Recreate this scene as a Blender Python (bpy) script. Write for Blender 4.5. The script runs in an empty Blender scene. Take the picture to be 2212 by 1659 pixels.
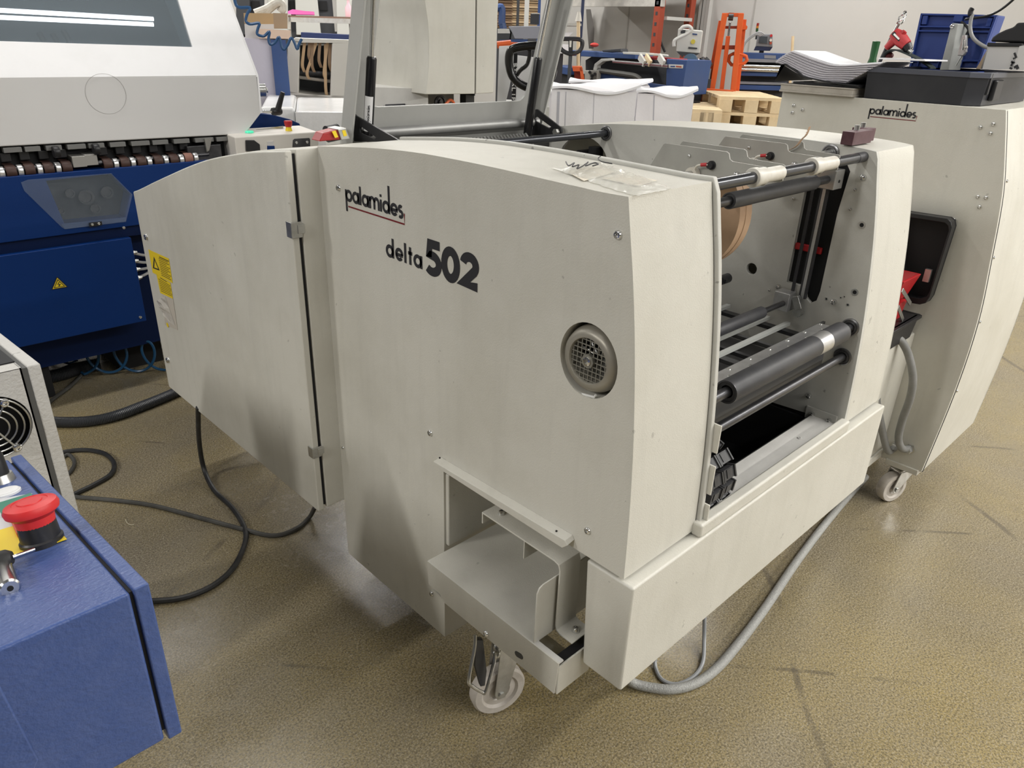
import bpy, bmesh, math, random
from mathutils import Vector, Matrix
from mathutils.geometry import tessellate_polygon
random.seed(7)
S = bpy.context.scene
COL = S.collection
V = Vector
PI = math.pi

# ---------------------------------------------------------------- camera
F, CX, CY = 1595.3, 1106.0, 829.5
PITCH, ROLL, YAW, HC = .441848, .0366607, .791556, 1.5
_cz, _sz, _ca, _sa = math.cos(ROLL), math.sin(ROLL), math.cos(PITCH), math.sin(PITCH)
_s, _c = math.sin(YAW), math.cos(YAW)
_M = Matrix(((_cz, -_sz, 0), (_sz, _cz, 0), (0, 0, 1))) @ Matrix(((1, 0, 0), (0, _ca, -_sa), (0, _sa, _ca)))
_A = _M @ Matrix(((_s, -_c, 0), (0, 0, -1), (_c, _s, 0)))      # world -> camera (right, down, forward)
CAM = V((0, 0, HC))
cam_d = bpy.data.cameras.new('camera'); cam = bpy.data.objects.new('camera', cam_d); COL.objects.link(cam)
cam_d.sensor_width = 36; cam_d.lens = F / 2212 * 36; cam_d.clip_start = .02
_R = Matrix((_A[0], -V(_A[1]), -V(_A[2]))).transposed()
cam.matrix_world = Matrix.Translation(CAM) @ _R.to_4x4()
S.camera = cam

# ---------------------------------------------------------------- world, lamps, exposure
S.view_settings.view_transform = 'Standard'; S.view_settings.look = 'None'
S.view_settings.gamma = 1; S.view_settings.use_curve_mapping = False
S.view_settings.exposure = EXPO if 'EXPO' in globals() else 0.0
wd = bpy.data.worlds.new('hall'); S.world = wd; wd.use_nodes = True
wd.node_tree.nodes['Background'].inputs[0].default_value = (.93, .95, 1, 1)
wd.node_tree.nodes['Background'].inputs[1].default_value = .035
def lamp(x, y, z, sx, sy, w, col=(1, .975, .93), rz=0):
    d = bpy.data.lights.new('tube_or_fill_lamp', 'AREA'); d.shape = 'RECTANGLE'; d.size = sx; d.size_y = sy
    d.energy = w; d.color = col
    o = bpy.data.objects.new('tube_or_fill_lamp', d); COL.objects.link(o); o.location = (x, y, z); o.rotation_euler = (0, 0, rz)
LAMPS = [  # tube lamps and added fills, fitted to surface brightness, hung 3.6 m up over the hall (x, y, watts)
    (-1.2, -5.0, 8), (-.6, .9, 9), (.4, -2.4, 40), (1.2, -5.0, 130), (3.6, -5.0, 215), (6.0, -5.0, 240),  # second and third added to lift console top and right cabinet side
    (1.5, .1, 14), (3.2, -1.2, 88), (6.0, -1.6, 150),  # first one added to lift the inner plates and right cabinet
    (-4.0, .6, 148), (-4.0, 3.0, 150), (1.0, 3.15, 24), (6.0, 3.0, 65),
    (-1.2, 6.0, 60), (1.8, 6.0, 80), (4.4, 5.6, 95), (1.8, 8.8, 80), (5.0, 8.8, 60)]
for lx, ly, lw, *lz in LAMPS:
    lamp(lx, ly, lz[0] if lz else 3.6, 2.0 if lw != 24 else 1.5, .22 if lw != 24 else .07, lw if lw != 24 else 32)

# ---------------------------------------------------------------- helpers
def at(px, py, x=None, y=None, z=None):
    """the point of the place that a pixel of the photograph shows, on a plane x=, y= or z="""
    d = _A.transposed() @ V(((px - CX) / F, (py - CY) / F, 1))
    t = (x / d.x) if x is not None else (y / d.y) if y is not None else ((z - HC) / d.z)
    return CAM + d * t
WM = {}
def _wm(o): return WM.get(o.name, Matrix.Identity(4))
def place(o, parent=None, world=None):
    world = world or Matrix.Identity(4); WM[o.name] = world
    if parent is not None:
        o.parent = parent; o.matrix_basis = _wm(parent).inverted() @ world
    else: o.matrix_basis = world
    return o
def thing(name, label, cat, loc=(0, 0, 0), group=None):
    o = bpy.data.objects.new(name, None); COL.objects.link(o); o.empty_display_size = .05
    place(o, None, Matrix.Translation(V(loc))); return tag(o, label, cat, group)
def tag(o, label, cat, group=None, kind=None):
    if label: o['label'] = label
    if cat: o['category'] = cat
    if group: o['group'] = group
    if kind: o['kind'] = kind
    return o
def frame(n, up=(0, 0, 1)):
    """rotation whose local Z is n"""
    n = V(n).normalized(); u = V(up)
    if abs(n.dot(u)) > .99: u = V((0, 1, 0))
    x = u.cross(n).normalized(); y = n.cross(x)
    return Matrix((x, y, n)).transposed()
class MB:
    def __init__(s): s.v = []; s.f = []; s.mi = []; s.cm = 0
    def _add(s, vs, fs):
        b = len(s.v); s.v += [V(p) for p in vs]; s.f += [tuple(i + b for i in f) for f in fs]; s.mi += [s.cm] * len(fs); return s
    def m(s, i): s.cm = i; return s
    def hexa(s, p): return s._add(p, [(3, 2, 1, 0), (4, 5, 6, 7), (0, 1, 5, 4), (1, 2, 6, 5), (2, 3, 7, 6), (3, 0, 4, 7)])
    def box(s, x0, x1, y0, y1, z0, z1):
        return s.hexa([(x0, y0, z0), (x1, y0, z0), (x1, y1, z0), (x0, y1, z0), (x0, y0, z1), (x1, y0, z1), (x1, y1, z1), (x0, y1, z1)])
    def obox(s, c, size, R=None):
        R = R or Matrix.Identity(3); c = V(c); a, b, d = [q / 2 for q in size]
        return s.hexa([c + R @ V(q) for q in ((-a, -b, -d), (a, -b, -d), (a, b, -d), (-a, b, -d), (-a, -b, d), (a, -b, d), (a, b, d), (-a, b, d))])
    def prism(s, poly, vec, holes=()):
        """polygon of 3D points (with holes) extruded by vec"""
        loops = [[V(p) for p in poly]] + [[V(p) for p in h] for h in holes]
        vec = V(vec); flat = [p for l in loops for p in l]; n = len(flat)
        if holes: tris = [tuple(t) for t in tessellate_polygon(loops)]
        else: tris = [tuple(range(n))]
        nrm = V((0, 0, 0))
        l0 = loops[0]
        for i in range(len(l0)): nrm += l0[i].cross(l0[(i + 1) % len(l0)])
        fs = []
        for t in tris:
            a, b, c = flat[t[0]], flat[t[1]], flat[t[2]]
            if holes:
                tn = (b - a).cross(c - a)
                if tn.dot(vec) > 0: t = t[::-1]
            elif nrm.dot(vec) > 0: t = t[::-1]
            fs.append(t); fs.append(tuple(i + n for i in reversed(t)))
        b = 0
        for k, l in enumerate(loops):
            ln = V((0, 0, 0))
            for i in range(len(l)): ln += l[i].cross(l[(i + 1) % len(l)])
            fl = (ln.dot(vec) > 0) != (k > 0)
            for i in range(len(l)):
                q = (b + i, b + (i + 1) % len(l), b + (i + 1) % len(l) + n, b + i + n)
                fs.append(q if fl else q[::-1])
            b += len(l)
        return s._add(flat + [p + vec for p in flat], fs)
    def lathe(s, p, axis, prof, n=20, up=(0, 0, 1)):
        """profile of (radius, height) along axis from p"""
        R = frame(axis, up); p = V(p); vs = []; fs = []; rows = []
        for r, h in prof:
            if r <= 1e-9: rows.append([len(vs)]); vs.append(p + R @ V((0, 0, h)))
            else:
                rows.append(list(range(len(vs), len(vs) + n)))
                vs += [p + R @ V((r * math.cos(2 * PI * i / n), r * math.sin(2 * PI * i / n), h)) for i in range(n)]
        for a, b in zip(rows, rows[1:]):
            for i in range(n):
                j = (i + 1) % n
                if len(a) == 1 and len(b) == 1: continue
                if len(a) == 1: fs.append((a[0], b[j], b[i])[::-1] if False else (a[0], b[i], b[j])[::-1])
                elif len(b) == 1: fs.append((a[i], a[j], b[0]))
                else: fs.append((a[i], a[j], b[j], b[i]))
        return s._add(vs, fs)
    def cyl(s, p, q, r, r2=None, n=20):
        p, q = V(p), V(q); L = (q - p).length; r2 = r if r2 is None else r2
        return s.lathe(p, q - p, [(0, 0), (r, 0), (r2, L), (0, L)], n)
    def pipe(s, p, q, ro, ri, n=28):
        p, q = V(p), V(q); L = (q - p).length
        return s.lathe(p, q - p, [(ri, 0), (ro, 0), (ro, L), (ri, L), (ri, 0)], n)
    def tube(s, pts, r, n=8, closed=False):
        pts = [V(p) for p in pts]; N = len(pts); rows = []; vs = []; fs = []
        prev = None
        for i in range(N):
            if closed: t = pts[(i + 1) % N] - pts[i - 1]
            else: t = pts[min(i + 1, N - 1)] - pts[max(i - 1, 0)]
            t.normalize()
            if prev is None:
                u = V((0, 0, 1)) if abs(t.z) < .9 else V((1, 0, 0))
                x = u.cross(t).normalized()
            else: x = (prev - t * prev.dot(t)).normalized()
            prev = x; y = t.cross(x); rr = r[i] if isinstance(r, (list, tuple)) else r
            rows.append(len(vs))
            vs += [pts[i] + x * rr * math.cos(2 * PI * k / n) + y * rr * math.sin(2 * PI * k / n) for k in range(n)]
        for i in range(N if closed else N - 1):
            a, b = rows[i], rows[(i + 1) % N]
            for k in range(n):
                j = (k + 1) % n; fs.append((a + k, a + j, b + j, b + k))
        if not closed:
            fs.append(tuple(rows[0] + k for k in reversed(range(n)))); fs.append(tuple(rows[-1] + k for k in range(n)))
        return s._add(vs, fs)
    def ball(s, c, r, sc=(1, 1, 1), n=16):
        c = V(c); prof = [(math.sin(PI * i / 8), -math.cos(PI * i / 8)) for i in range(9)]
        b = len(s.v); s.lathe((0, 0, 0), (0, 0, 1), [(q[0] if 0 < i < 8 else 0, q[1]) for i, q in enumerate(prof)], n)
        for i in range(b, len(s.v)): s.v[i] = c + V((s.v[i].x * r * sc[0], s.v[i].y * r * sc[1], s.v[i].z * r * sc[2]))
        return s
    def xform(s, M, start=0):
        for i in range(start, len(s.v)): s.v[i] = M @ s.v[i]
        return s
    def mesh(s, name, mats, smooth=35):
        me = bpy.data.meshes.new(name); me.from_pydata(s.v, [], s.f)
        for m in (mats if isinstance(mats, (list, tuple)) else [mats]): me.materials.append(m)
        me.polygons.foreach_set('material_index', s.mi)
        if smooth:
            me.polygons.foreach_set('use_smooth', [True] * len(me.polygons)); me.set_sharp_from_angle(angle=math.radians(smooth))
        me.update(); return me
    def build(s, name, mats, parent=None, bevel=0, smooth=35, seg=2, world=None):
        me = s.mesh(name, mats, smooth)
        o = bpy.data.objects.new(name, me); COL.objects.link(o); place(o, parent, world)
        if bevel:
            b = o.modifiers.new('bevel', 'BEVEL'); b.width = bevel; b.segments = seg; b.limit_method = 'ANGLE'; b.angle_limit = math.radians(40)
            b.harden_normals = True
        return o
def inst(me, name, world, parent=None):
    o = bpy.data.objects.new(name, me); COL.objects.link(o); return place(o, parent, world)
def circ(c, r, u, v, n=32, r2=None):
    c, u, v = V(c), V(u), V(v); r2 = r if r2 is None else r2
    return [c + u * r * math.cos(2 * PI * i / n) + v * r2 * math.sin(2 * PI * i / n) for i in range(n)]
def rrect(a0, a1, b0, b1, r, n=5):
    out = []
    for ca, cb, s0 in ((a1 - r, b1 - r, 0), (a0 + r, b1 - r, 1), (a0 + r, b0 + r, 2), (a1 - r, b0 + r, 3)):
        for i in range(n + 1):
            t = (s0 + i / n) * PI / 2; out.append((ca + r * math.cos(t), cb + r * math.sin(t)))
    return out
def spline(pts, n=8, closed=False):
    pts = [V(p) for p in pts]; N = len(pts); out = []
    for i in range(N if closed else N - 1):
        if closed: p0, p1, p2, p3 = pts[i - 1], pts[i], pts[(i + 1) % N], pts[(i + 2) % N]
        else: p0, p1, p2, p3 = pts[max(i - 1, 0)], pts[i], pts[i + 1], pts[min(i + 2, N - 1)]
        for k in range(n):
            t = k / n
            out.append(.5 * ((2 * p1) + (p2 - p0) * t + (2 * p0 - 5 * p1 + 4 * p2 - p3) * t * t + (3 * p1 - p0 - 3 * p2 + p3) * t ** 3))
    if not closed: out.append(pts[-1])
    return out

# ---------------------------------------------------------------- materials
def mat(name, col, rough=.5, metal=0, dirt=None, dirt_scale=3, dirt_amt=.35, bump=0, bump_scale=300, spec=.5, alpha=1, trans=0, coat=0, ior=1.45, rvar=0, speck=0, streak=0):
    m = bpy.data.materials.new(name); m.use_nodes = True; nt = m.node_tree; b = nt.nodes['Principled BSDF']
    b.inputs['Base Color'].default_value = (*col, 1); b.inputs['Roughness'].default_value = rough; b.inputs['Metallic'].default_value = metal
    b.inputs['Specular IOR Level'].default_value = spec; b.inputs['Alpha'].default_value = alpha; b.inputs['Transmission Weight'].default_value = trans
    b.inputs['Coat Weight'].default_value = coat; b.inputs['IOR'].default_value = ior
    L = nt.links.new
    tc = nt.nodes.new('ShaderNodeTexCoord')
    def noise(sc, det=4, ro=.6):
        n = nt.nodes.new('ShaderNodeTexNoise'); n.inputs['Scale'].default_value = sc; n.inputs['Detail'].default_value = det; n.inputs['Roughness'].default_value = ro
        L(tc.outputs['Object'], n.inputs['Vector']); return n
    def ramp(src, a, c):
        r = nt.nodes.new('ShaderNodeMapRange'); r.inputs[1].default_value = a; r.inputs[2].default_value = c; L(src, r.inputs[0]); return r.outputs[0]
    cur = None
    if dirt:
        n = noise(dirt_scale, 6, .65); f = ramp(n.outputs[0], .42, .72)
        mu = nt.nodes.new('ShaderNodeMath'); mu.operation = 'MULTIPLY'; mu.inputs[1].default_value = dirt_amt; L(f, mu.inputs[0])
        mx = nt.nodes.new('ShaderNodeMix'); mx.data_type = 'RGBA'; mx.inputs[6].default_value = (*col, 1); mx.inputs[7].default_value = (*dirt, 1)
        L(mu.outputs[0], mx.inputs[0]); cur = mx.outputs[2]
    if streak:
        mp = nt.nodes.new('ShaderNodeMapping'); mp.inputs['Scale'].default_value = (1, 1, .10); L(tc.outputs['Object'], mp.inputs[0])
        n = noise(26, 5, .6); L(mp.outputs[0], n.inputs['Vector']); f = ramp(n.outputs[0], .50, .80)
        mu = nt.nodes.new('ShaderNodeMath'); mu.operation = 'MULTIPLY'; mu.inputs[1].default_value = streak; L(f, mu.inputs[0])
        mx = nt.nodes.new('ShaderNodeMix'); mx.data_type = 'RGBA'; mx.inputs[6].default_value = (*col, 1); mx.inputs[7].default_value = (*[c * .55 for c in col], 1)
        if cur: L(cur, mx.inputs[6])
        L(mu.outputs[0], mx.inputs[0]); cur = mx.outputs[2]
    if speck:
        n = noise(38, 2, .5); f = ramp(n.outputs[0], .735, .76)
        mu = nt.nodes.new('ShaderNodeMath'); mu.operation = 'MULTIPLY'; mu.inputs[1].default_value = speck; L(f, mu.inputs[0])
        mx = nt.nodes.new('ShaderNodeMix'); mx.data_type = 'RGBA'; mx.inputs[6].default_value = (*col, 1); mx.inputs[7].default_value = (.06, .055, .05, 1)
        if cur: L(cur, mx.inputs[6])
        L(mu.outputs[0], mx.inputs[0]); cur = mx.outputs[2]
    if cur: L(cur, b.inputs['Base Color'])
    if rvar:
        n = noise(6, 5); r = nt.nodes.new('ShaderNodeMapRange'); r.inputs[3].default_value = rough - rvar; r.inputs[4].default_value = rough + rvar
        L(n.outputs[0], r.inputs[0]); L(r.outputs[0], b.inputs['Roughness'])
    if bump:
        n = noise(bump_scale, 2); bp = nt.nodes.new('ShaderNodeBump'); bp.inputs['Strength'].default_value = bump; bp.inputs['Distance'].default_value = .002
        L(n.outputs[0], bp.inputs['Height']); L(bp.outputs[0], b.inputs['Normal'])
    return m
def glow(name, col, e):
    m = mat(name, col, .3); b = m.node_tree.nodes['Principled BSDF']
    b.inputs['Emission Color'].default_value = (*col, 1); b.inputs['Emission Strength'].default_value = e; return m
def srgb(r, g, b):
    f = lambda c: (c / 255 / 12.92) if c <= 10 else ((c / 255 + .055) / 1.055) ** 2.4
    return (f(r), f(g), f(b))
beige = mat('beige_powder_coat', (.60, .585, .525), .46, dirt=(.42, .40, .33), dirt_scale=2.4, dirt_amt=.45, bump=.25, bump_scale=420, speck=.28, streak=.16)
beige_in = mat('grey_plate_paint', (.56, .555, .515), .5, dirt=(.38, .37, .33), dirt_scale=5, dirt_amt=.5, bump=.2, bump_scale=400, speck=.5)
ledge = mat('pale_painted_sheet', (.62, .61, .58), .45, dirt=(.45, .44, .42), dirt_scale=9, dirt_amt=.4, bump=.2, bump_scale=350)
steel = mat('dark_steel', (.10, .10, .105), .36, .85, dirt=(.04, .04, .045), dirt_scale=14, dirt_amt=.8, rvar=.1)
steel_l = mat('blue_black_shaft_steel', (.055, .058, .066), .24, .6, rvar=.06)
rubber = mat('grey_rubber_roller', (.036, .036, .040), .5, dirt=(.07, .07, .07), dirt_scale=12, dirt_amt=.7)
alu = mat('brushed_aluminium', (.62, .62, .62), .35, .85, dirt=(.35, .35, .35), dirt_scale=20, dirt_amt=.5)
zinc = mat('zinc_plated_steel', (.55, .55, .53), .3, .9, dirt=(.3, .3, .28), dirt_scale=25, dirt_amt=.6)
chrome = mat('bright_screw_steel', (.7, .7, .69), .2, 1)
black = mat('black_plastic', (.016, .016, .018), .38)
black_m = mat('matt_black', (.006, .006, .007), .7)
darkgap = mat('dark_rubber_seal', (.012, .012, .013), .8)
white_n = mat('white_nylon', (.66, .64, .58), .4, dirt=(.42, .36, .28), dirt_scale=18, dirt_amt=.6)
ink = mat('black_print', (.022, .022, .026), .5)
ink_red = mat('dark_red_print', (.16, .008, .014), .5)
kraft = mat('kraft_tape', (.42, .28, .175), .65, dirt=(.32, .20, .12), dirt_scale=9, dirt_amt=.6)
maroon = mat('maroon_plastic', (.075, .028, .036), .45, dirt=(.14, .07, .08), dirt_scale=30, dirt_amt=.6)
red = mat('red_plastic', (.42, .018, .022), .4)
yellow = mat('yellow_label', (.78, .58, .02), .45)
grey_l = mat('light_grey_paint', (.42, .43, .41), .42, dirt=(.3, .3, .28), dirt_scale=6, dirt_amt=.5)
# ---------------------------------------------------------------- floor and far walls
def floor_mat():
    m = bpy.data.materials.new('polished_speckled_concrete'); m.use_nodes = True; nt = m.node_tree; b = nt.nodes['Principled BSDF']; L = nt.links.new
    tc = nt.nodes.new('ShaderNodeTexCoord')
    def noise(sc, det=4, ro=.6, w=0):
        n = nt.nodes.new('ShaderNodeTexNoise'); n.inputs['Scale'].default_value = sc; n.inputs['Detail'].default_value = det; n.inputs['Roughness'].default_value = ro
        L(tc.outputs['Object'], n.inputs['Vector']); return n.outputs[0]
    def rng(src, a, c, lo=0, hi=1):
        r = nt.nodes.new('ShaderNodeMapRange'); r.inputs[1].default_value = a; r.inputs[2].default_value = c; r.inputs[3].default_value = lo; r.inputs[4].default_value = hi
        L(src, r.inputs[0]); return r.outputs[0]
    def mix(f, a, c):
        x = nt.nodes.new('ShaderNodeMix'); x.data_type = 'RGBA'; L(f, x.inputs[0])
        for k, q in ((6, a), (7, c)):
            if isinstance(q, tuple): x.inputs[k].default_value = (*q, 1)
            else: L(q, x.inputs[k])
        return x.outputs[2]
    c = mix(rng(noise(.9, 5), .35, .65), (.215, .182, .125), (.345, .268, .112))
    c = mix(rng(noise(2.6, 6, .7), .46, .78, 0, .42), c, (.265, .238, .19))
    c = mix(rng(noise(190, 3, .75), .45, .60, 0, .82), c, (.085, .072, .048))
    c = mix(rng(noise(210, 2, .7), .52, .66, 0, .62), c, (.46, .41, .31))
    c = mix(rng(noise(4.3, 6, .75), .60, .74, 0, .35), c, (.12, .10, .075))
    # drag marks: thin dark curved scratches
    w = nt.nodes.new('ShaderNodeTexWave'); w.inputs['Scale'].default_value = .35; w.inputs['Distortion'].default_value = 9; w.inputs['Detail'].default_value = 3; w.inputs['Detail Scale'].default_value = .55
    mp = nt.nodes.new('ShaderNodeMapping'); mp.inputs['Rotation'].default_value = (0, 0, .9); L(tc.outputs['Object'], mp.inputs[0]); L(mp.outputs[0], w.inputs[0])
    msk = nt.nodes.new('ShaderNodeMath'); msk.operation = 'MULTIPLY'; L(rng(w.outputs['Fac'], .9982, .9996, 0, .55), msk.inputs[0]); L(rng(noise(2.3, 3), .5, .6), msk.inputs[1])
    c = mix(msk.outputs[0], c, (.07, .06, .05))
    w2 = nt.nodes.new('ShaderNodeTexWave'); w2.inputs['Scale'].default_value = .55; w2.inputs['Distortion'].default_value = 7; w2.inputs['Detail'].default_value = 2; w2.inputs['Detail Scale'].default_value = .4
    mp2 = nt.nodes.new('ShaderNodeMapping'); mp2.inputs['Rotation'].default_value = (0, 0, 2.35); L(tc.outputs['Object'], mp2.inputs[0]); L(mp2.outputs[0], w2.inputs[0])
    ms2 = nt.nodes.new('ShaderNodeMath'); ms2.operation = 'MULTIPLY'; L(rng(w2.outputs['Fac'], .9985, .9997, 0, .5), ms2.inputs[0]); L(rng(noise(3.3, 3), .50, .58), ms2.inputs[1])
    c = mix(ms2.outputs[0], c, (.06, .052, .042))
    L(c, b.inputs['Base Color'])
    L(rng(noise(9, 6, .7), .3, .7, .16, .34), b.inputs['Roughness'])
    b.inputs['Specular IOR Level'].default_value = .85
    bp = nt.nodes.new('ShaderNodeBump'); bp.inputs['Strength'].default_value = .12; bp.inputs['Distance'].default_value = .002; L(noise(150, 4, .7), bp.inputs['Height']); L(bp.outputs[0], b.inputs['Normal'])
    return m
fl = MB().box(-4, 14, -5, 16, -.1, 0).build('floor', floor_mat()); tag(fl, 'speckled grey brown polished concrete floor of the hall', None, kind='structure')

# ================================================================ main machine
X0, XL0, XL, XR, X3 = .868, 1.085, 1.10, 1.745, 1.955
YR, XD = 1.516, .788
MC = thing('banding_delivery_machine', 'beige delivery machine with curved side covers lettered delta 502 in the centre', 'machine', (1.4, 1.1, 0))
front = [(.655, 1.295), (.643, 1.234), (.633, 1.185), (.620, 1.11), (.609, 1.03), (.597, .92), (.589, .81), (.585, .72), (.583, .645)]
topL = [at(px, py, x=X0) for px, py in ((690, 317.3), (791, 319), (892.5, 328.7), (993.8, 346.5), (1095, 368), (1196, 391.5), (1250, 403.5), (1300, 415))]
top = [(p.y, p.z) for p in topL]
top[0] = (YR, top[0][1])
def side_outline(): return [(y, z) for y, z in spline([V((a, b, 0)) for a, b in top + [front[0]]], 4) for _ in (0,)] if False else [(p.x, p.y) for p in spline([V((a, b, 0)) for a, b in top + [front[0]]], 4)]
outl = side_outline() + [(p.x, p.y) for p in spline([V((a, b, 0)) for a, b in front], 3)][1:]
hole_c = V((X0, .704, 1.021))
hole = [(hole_c.y + .0615 * math.cos(2 * PI * i / 40), hole_c.z + .0655 * math.sin(2 * PI * i / 40)) for i in range(40)]
polyL = outl + [(1.082, .645), (1.082, .150), (YR, .150)]
body = MB().prism([(X0, y, z) for y, z in polyL], (XL0 - X0, 0, 0), [[(X0, y, z) for y, z in hole]])
body.build('side_cover', beige, MC, bevel=.004)
# inner side plate of the left housing (thin, a little proud of the cover all round)
pl = [(y + (.006 if y < .7 else 0) * 0, z + .007) for y, z in side_outline()] + [(y - .008, z) for y, z in [(p.x, p.y) for p in spline([V((a, b, 0)) for a, b in front], 3)][1:]]
plate_in = pl + [(.72, .642), (.95, .63), (YR, .62)]
MB().prism([(XL0 + .003, y, z) for y, z in plate_in], (XL - XL0 - .003, 0, 0)).build('side_plate', beige_in, MC, bevel=.0025)
# edge clips of the inner plate low on the front
for za, zb, dy in ((.835, .885, .012), (.745, .80, .014), (.66, .715, .016)):
    MB().box(XL - .001, XL + .003, .583 - dy, .62, za - .02, zb - .012).build('edge_clip', beige, MC, bevel=.001)
# right housing
top2 = [(1.90, 1.185), (1.80, 1.212), (1.657, 1.244), (1.438, 1.275), (1.275, 1.288), (1.127, 1.296), (.95, 1.301), (.80, 1.301), (.702, 1.298), (.657, 1.294)]
frontR = [(p.x, p.y) for p in spline([V((a, b, 0)) for a, b in front], 3)]
frontR = [(y - .001, z) for y, z in frontR]
polyR = [(p.x, p.y) for p in spline([V((a, b, 0)) for a, b in top2], 4)] + frontR[1:] + [(1.0, .62), (1.90, .5)]
slot = [(.706 + .0, z) for z in (0,)]
def stadium(y0, y1, z0, z1, n=10):
    r = (y1 - y0) / 2; c = (y0 + y1) / 2
    return [(c + r * math.cos(t), z1 - r + r * math.sin(t)) for t in [PI * i / n for i in range(n + 1)]] + [(c + r * math.cos(t), z0 + r + r * math.sin(t)) for t in [PI + PI * i / n for i in range(n + 1)]]
slotp = [(.800, 1.185), (.780, 1.262), (.716, 1.262), (.704, 1.245), (.712, 1.15), (.712, .96), (.716, .935), (.730, .925), (.744, .935), (.752, .962), (.800, .962)]
def chole(y, z, r, n=24): return [(y + r * math.cos(2 * PI * i / n), z + r * math.sin(2 * PI * i / n)) for i in range(n)]
arch = [(1.50 + .10 * math.cos(t), 1.15 + .085 * math.sin(t)) for t in [PI * i / 16 for i in range(17)]] + [(1.40, 1.05), (1.60, 1.05)]
MB().prism([(XR, y, z) for y, z in polyR], (.012, 0, 0), [[(XR, y, z) for y, z in slotp], [(XR, y, z) for y, z in chole(.900, .972, .015)], [(XR, y, z) for y, z in arch]]).build('side_plate', beige_in, MC, bevel=.002)
MB().prism([(X3, y, z) for y, z in polyR], (.006, 0, 0)).build('outer_cover', beige, MC, bevel=.002)
# right housing shell: top skin and front skin
sk = [(p.x, p.y) for p in spline([V((a, b, 0)) for a, b in top2], 4)] + frontR[1:]
inner = []
for i, (y, z) in enumerate(sk):
    a = V((*sk[max(i - 1, 0)], 0)); b = V((*sk[min(i + 1, len(sk) - 1)], 0)); t = (b - a).normalized(); nn = V((t.y, -t.x, 0)); q = V((y, z, 0)) + nn * -.004 * -1
    if (q - V((1.2, .9, 0))).length > (V((y, z, 0)) - V((1.2, .9, 0))).length: q = V((y, z, 0)) - nn * .004
    inner.append((q.x, q.y))
MB().prism([(XR + .012, y, z) for y, z in sk + inner[::-1]], (X3 - XR - .012, 0, 0)).build('housing_skin', beige, MC, bevel=.001)
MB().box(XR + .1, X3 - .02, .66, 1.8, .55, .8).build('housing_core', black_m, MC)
# left door cabinet
doorArc = [at(px, py, x=XD) for px, py in ((610, 325), (545, 328), (510, 332.5), (472, 339), (437, 348), (400, 362), (360, 380), (330, 394), (300, 409), (287, 414))]
arc = [(p.y, p.z) for p in doorArc]; arc[0] = (YR, arc[0][1])
arcs = [(p.x, p.y) for p in spline([V((a, b, 0)) for a, b in arc], 4)]
polyD = arcs + [(2.541, .322), (YR, .328)]
dr = MB().prism([(XD, y, z) for y, z in polyD], (.018, 0, 0)).build('door', beige, MC, bevel=.004)
MB().prism([(XD + .018, y, z) for y, z in [(YR + .006, arc[0][1] - .008)] + [(y - .008, z - .008) for y, z in arcs[1:]] + [(2.53, .335), (YR + .006, .34)]], (.008, 0, 0)).build('door_seal', darkgap, MC)
polyC = [(YR, arc[0][1] + .002)] + [(y, z + .002) for y, z in arcs[1:]] + [(2.541, .335), (YR, .332)]
MB().prism([(XD + .026, y, z) for y, z in polyC], (.30, 0, 0)).build('control_cabinet', beige, MC, bevel=.003)
# beam across the front foot
BX0, BX1 = .868, 1.96
MB().prism([(BX0, y, z) for y, z in ((.561, .637), (.668, .637), (.655, .393), (.560, .393))], (BX1 - BX0, 0, 0)).build('front_beam', beige, MC, bevel=.005, seg=3)
MB().box(1.078, 1.735, .5635, .588, .637, .668).build('beam_ridge', beige, MC, bevel=.006, seg=3)
MB().box(XL + .001, XR - .001, .588, .665, .628, .641).build('sheet_shelf', ledge, MC, bevel=.002)
MB().box(XL + .001, XR - .001, .665, .668, .60, .639).build('shelf_edge', steel, MC)
MB().box(XL + .001, XR - .001, .62, 1.45, .46, .47).build('dark_cavity_floor', black_m, MC)  # black sheet added to hide the floor and keep the cavity dark
MB().box(XL + .001, XR - .001, .668, .674, .42, .60).build('dark_cavity_wall', black_m, MC)  # black as well, for the dark of the cavity
# screws
def screw_mesh(name, r, h, m):
    return MB().lathe((0, 0, 0), (0, 0, 1), [(r, 0), (r * .97, h * .35), (r * .78, h * .85), (r * .5, h), (r * .42, h), (r * .36, h * .45), (0, h * .4)], 16).mesh(name, m)
SCR = screw_mesh('button_screw', .0065, .0045, chrome)
CAP = screw_mesh('cap_screw', .0065, .008, chrome)
def on(p, n, s=1): return Matrix.Translation(V(p)) @ frame(n).to_4x4() @ Matrix.Scale(s, 4)
for px, py in ((732, 406), (1336, 507), (930, 935), (1270, 1146), (933, 1282)):
    inst(SCR, 'screw', on(at(px, py, x=X0), (-1, 0, 0), 1.15), MC)
inst(SCR, 'screw', on(at(741, 967, x=X0), (-1, 0, 0), .7), MC)
for px, py in ((317, 512), (364, 778)):
    w = at(px, py, x=XD); inst(SCR, 'screw', on(w, (-1, 0, 0), 1.7), dr)
for (y, z), k in (((.672, 1.237), 1.1), ((.683, 1.208), .6), ((.684, 1.164), .6), ((.673, .944), 1.1), ((.681, .689), 1.1), ((.823, 1.165), .6), ((.818, .945), 1), ((.84, .93), .5)):
    inst(CAP, 'screw', on((XR, y, z), (-1, 0, 0), k), MC)
ring_m = MB().pipe((0, 0, 0), (0, 0, .0015), .0085, .0048, 16).m(1).cyl((0, 0, 0), (0, 0, .0008), .0048, None, 14).mesh('threaded_hole', [zinc, black_m])
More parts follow.
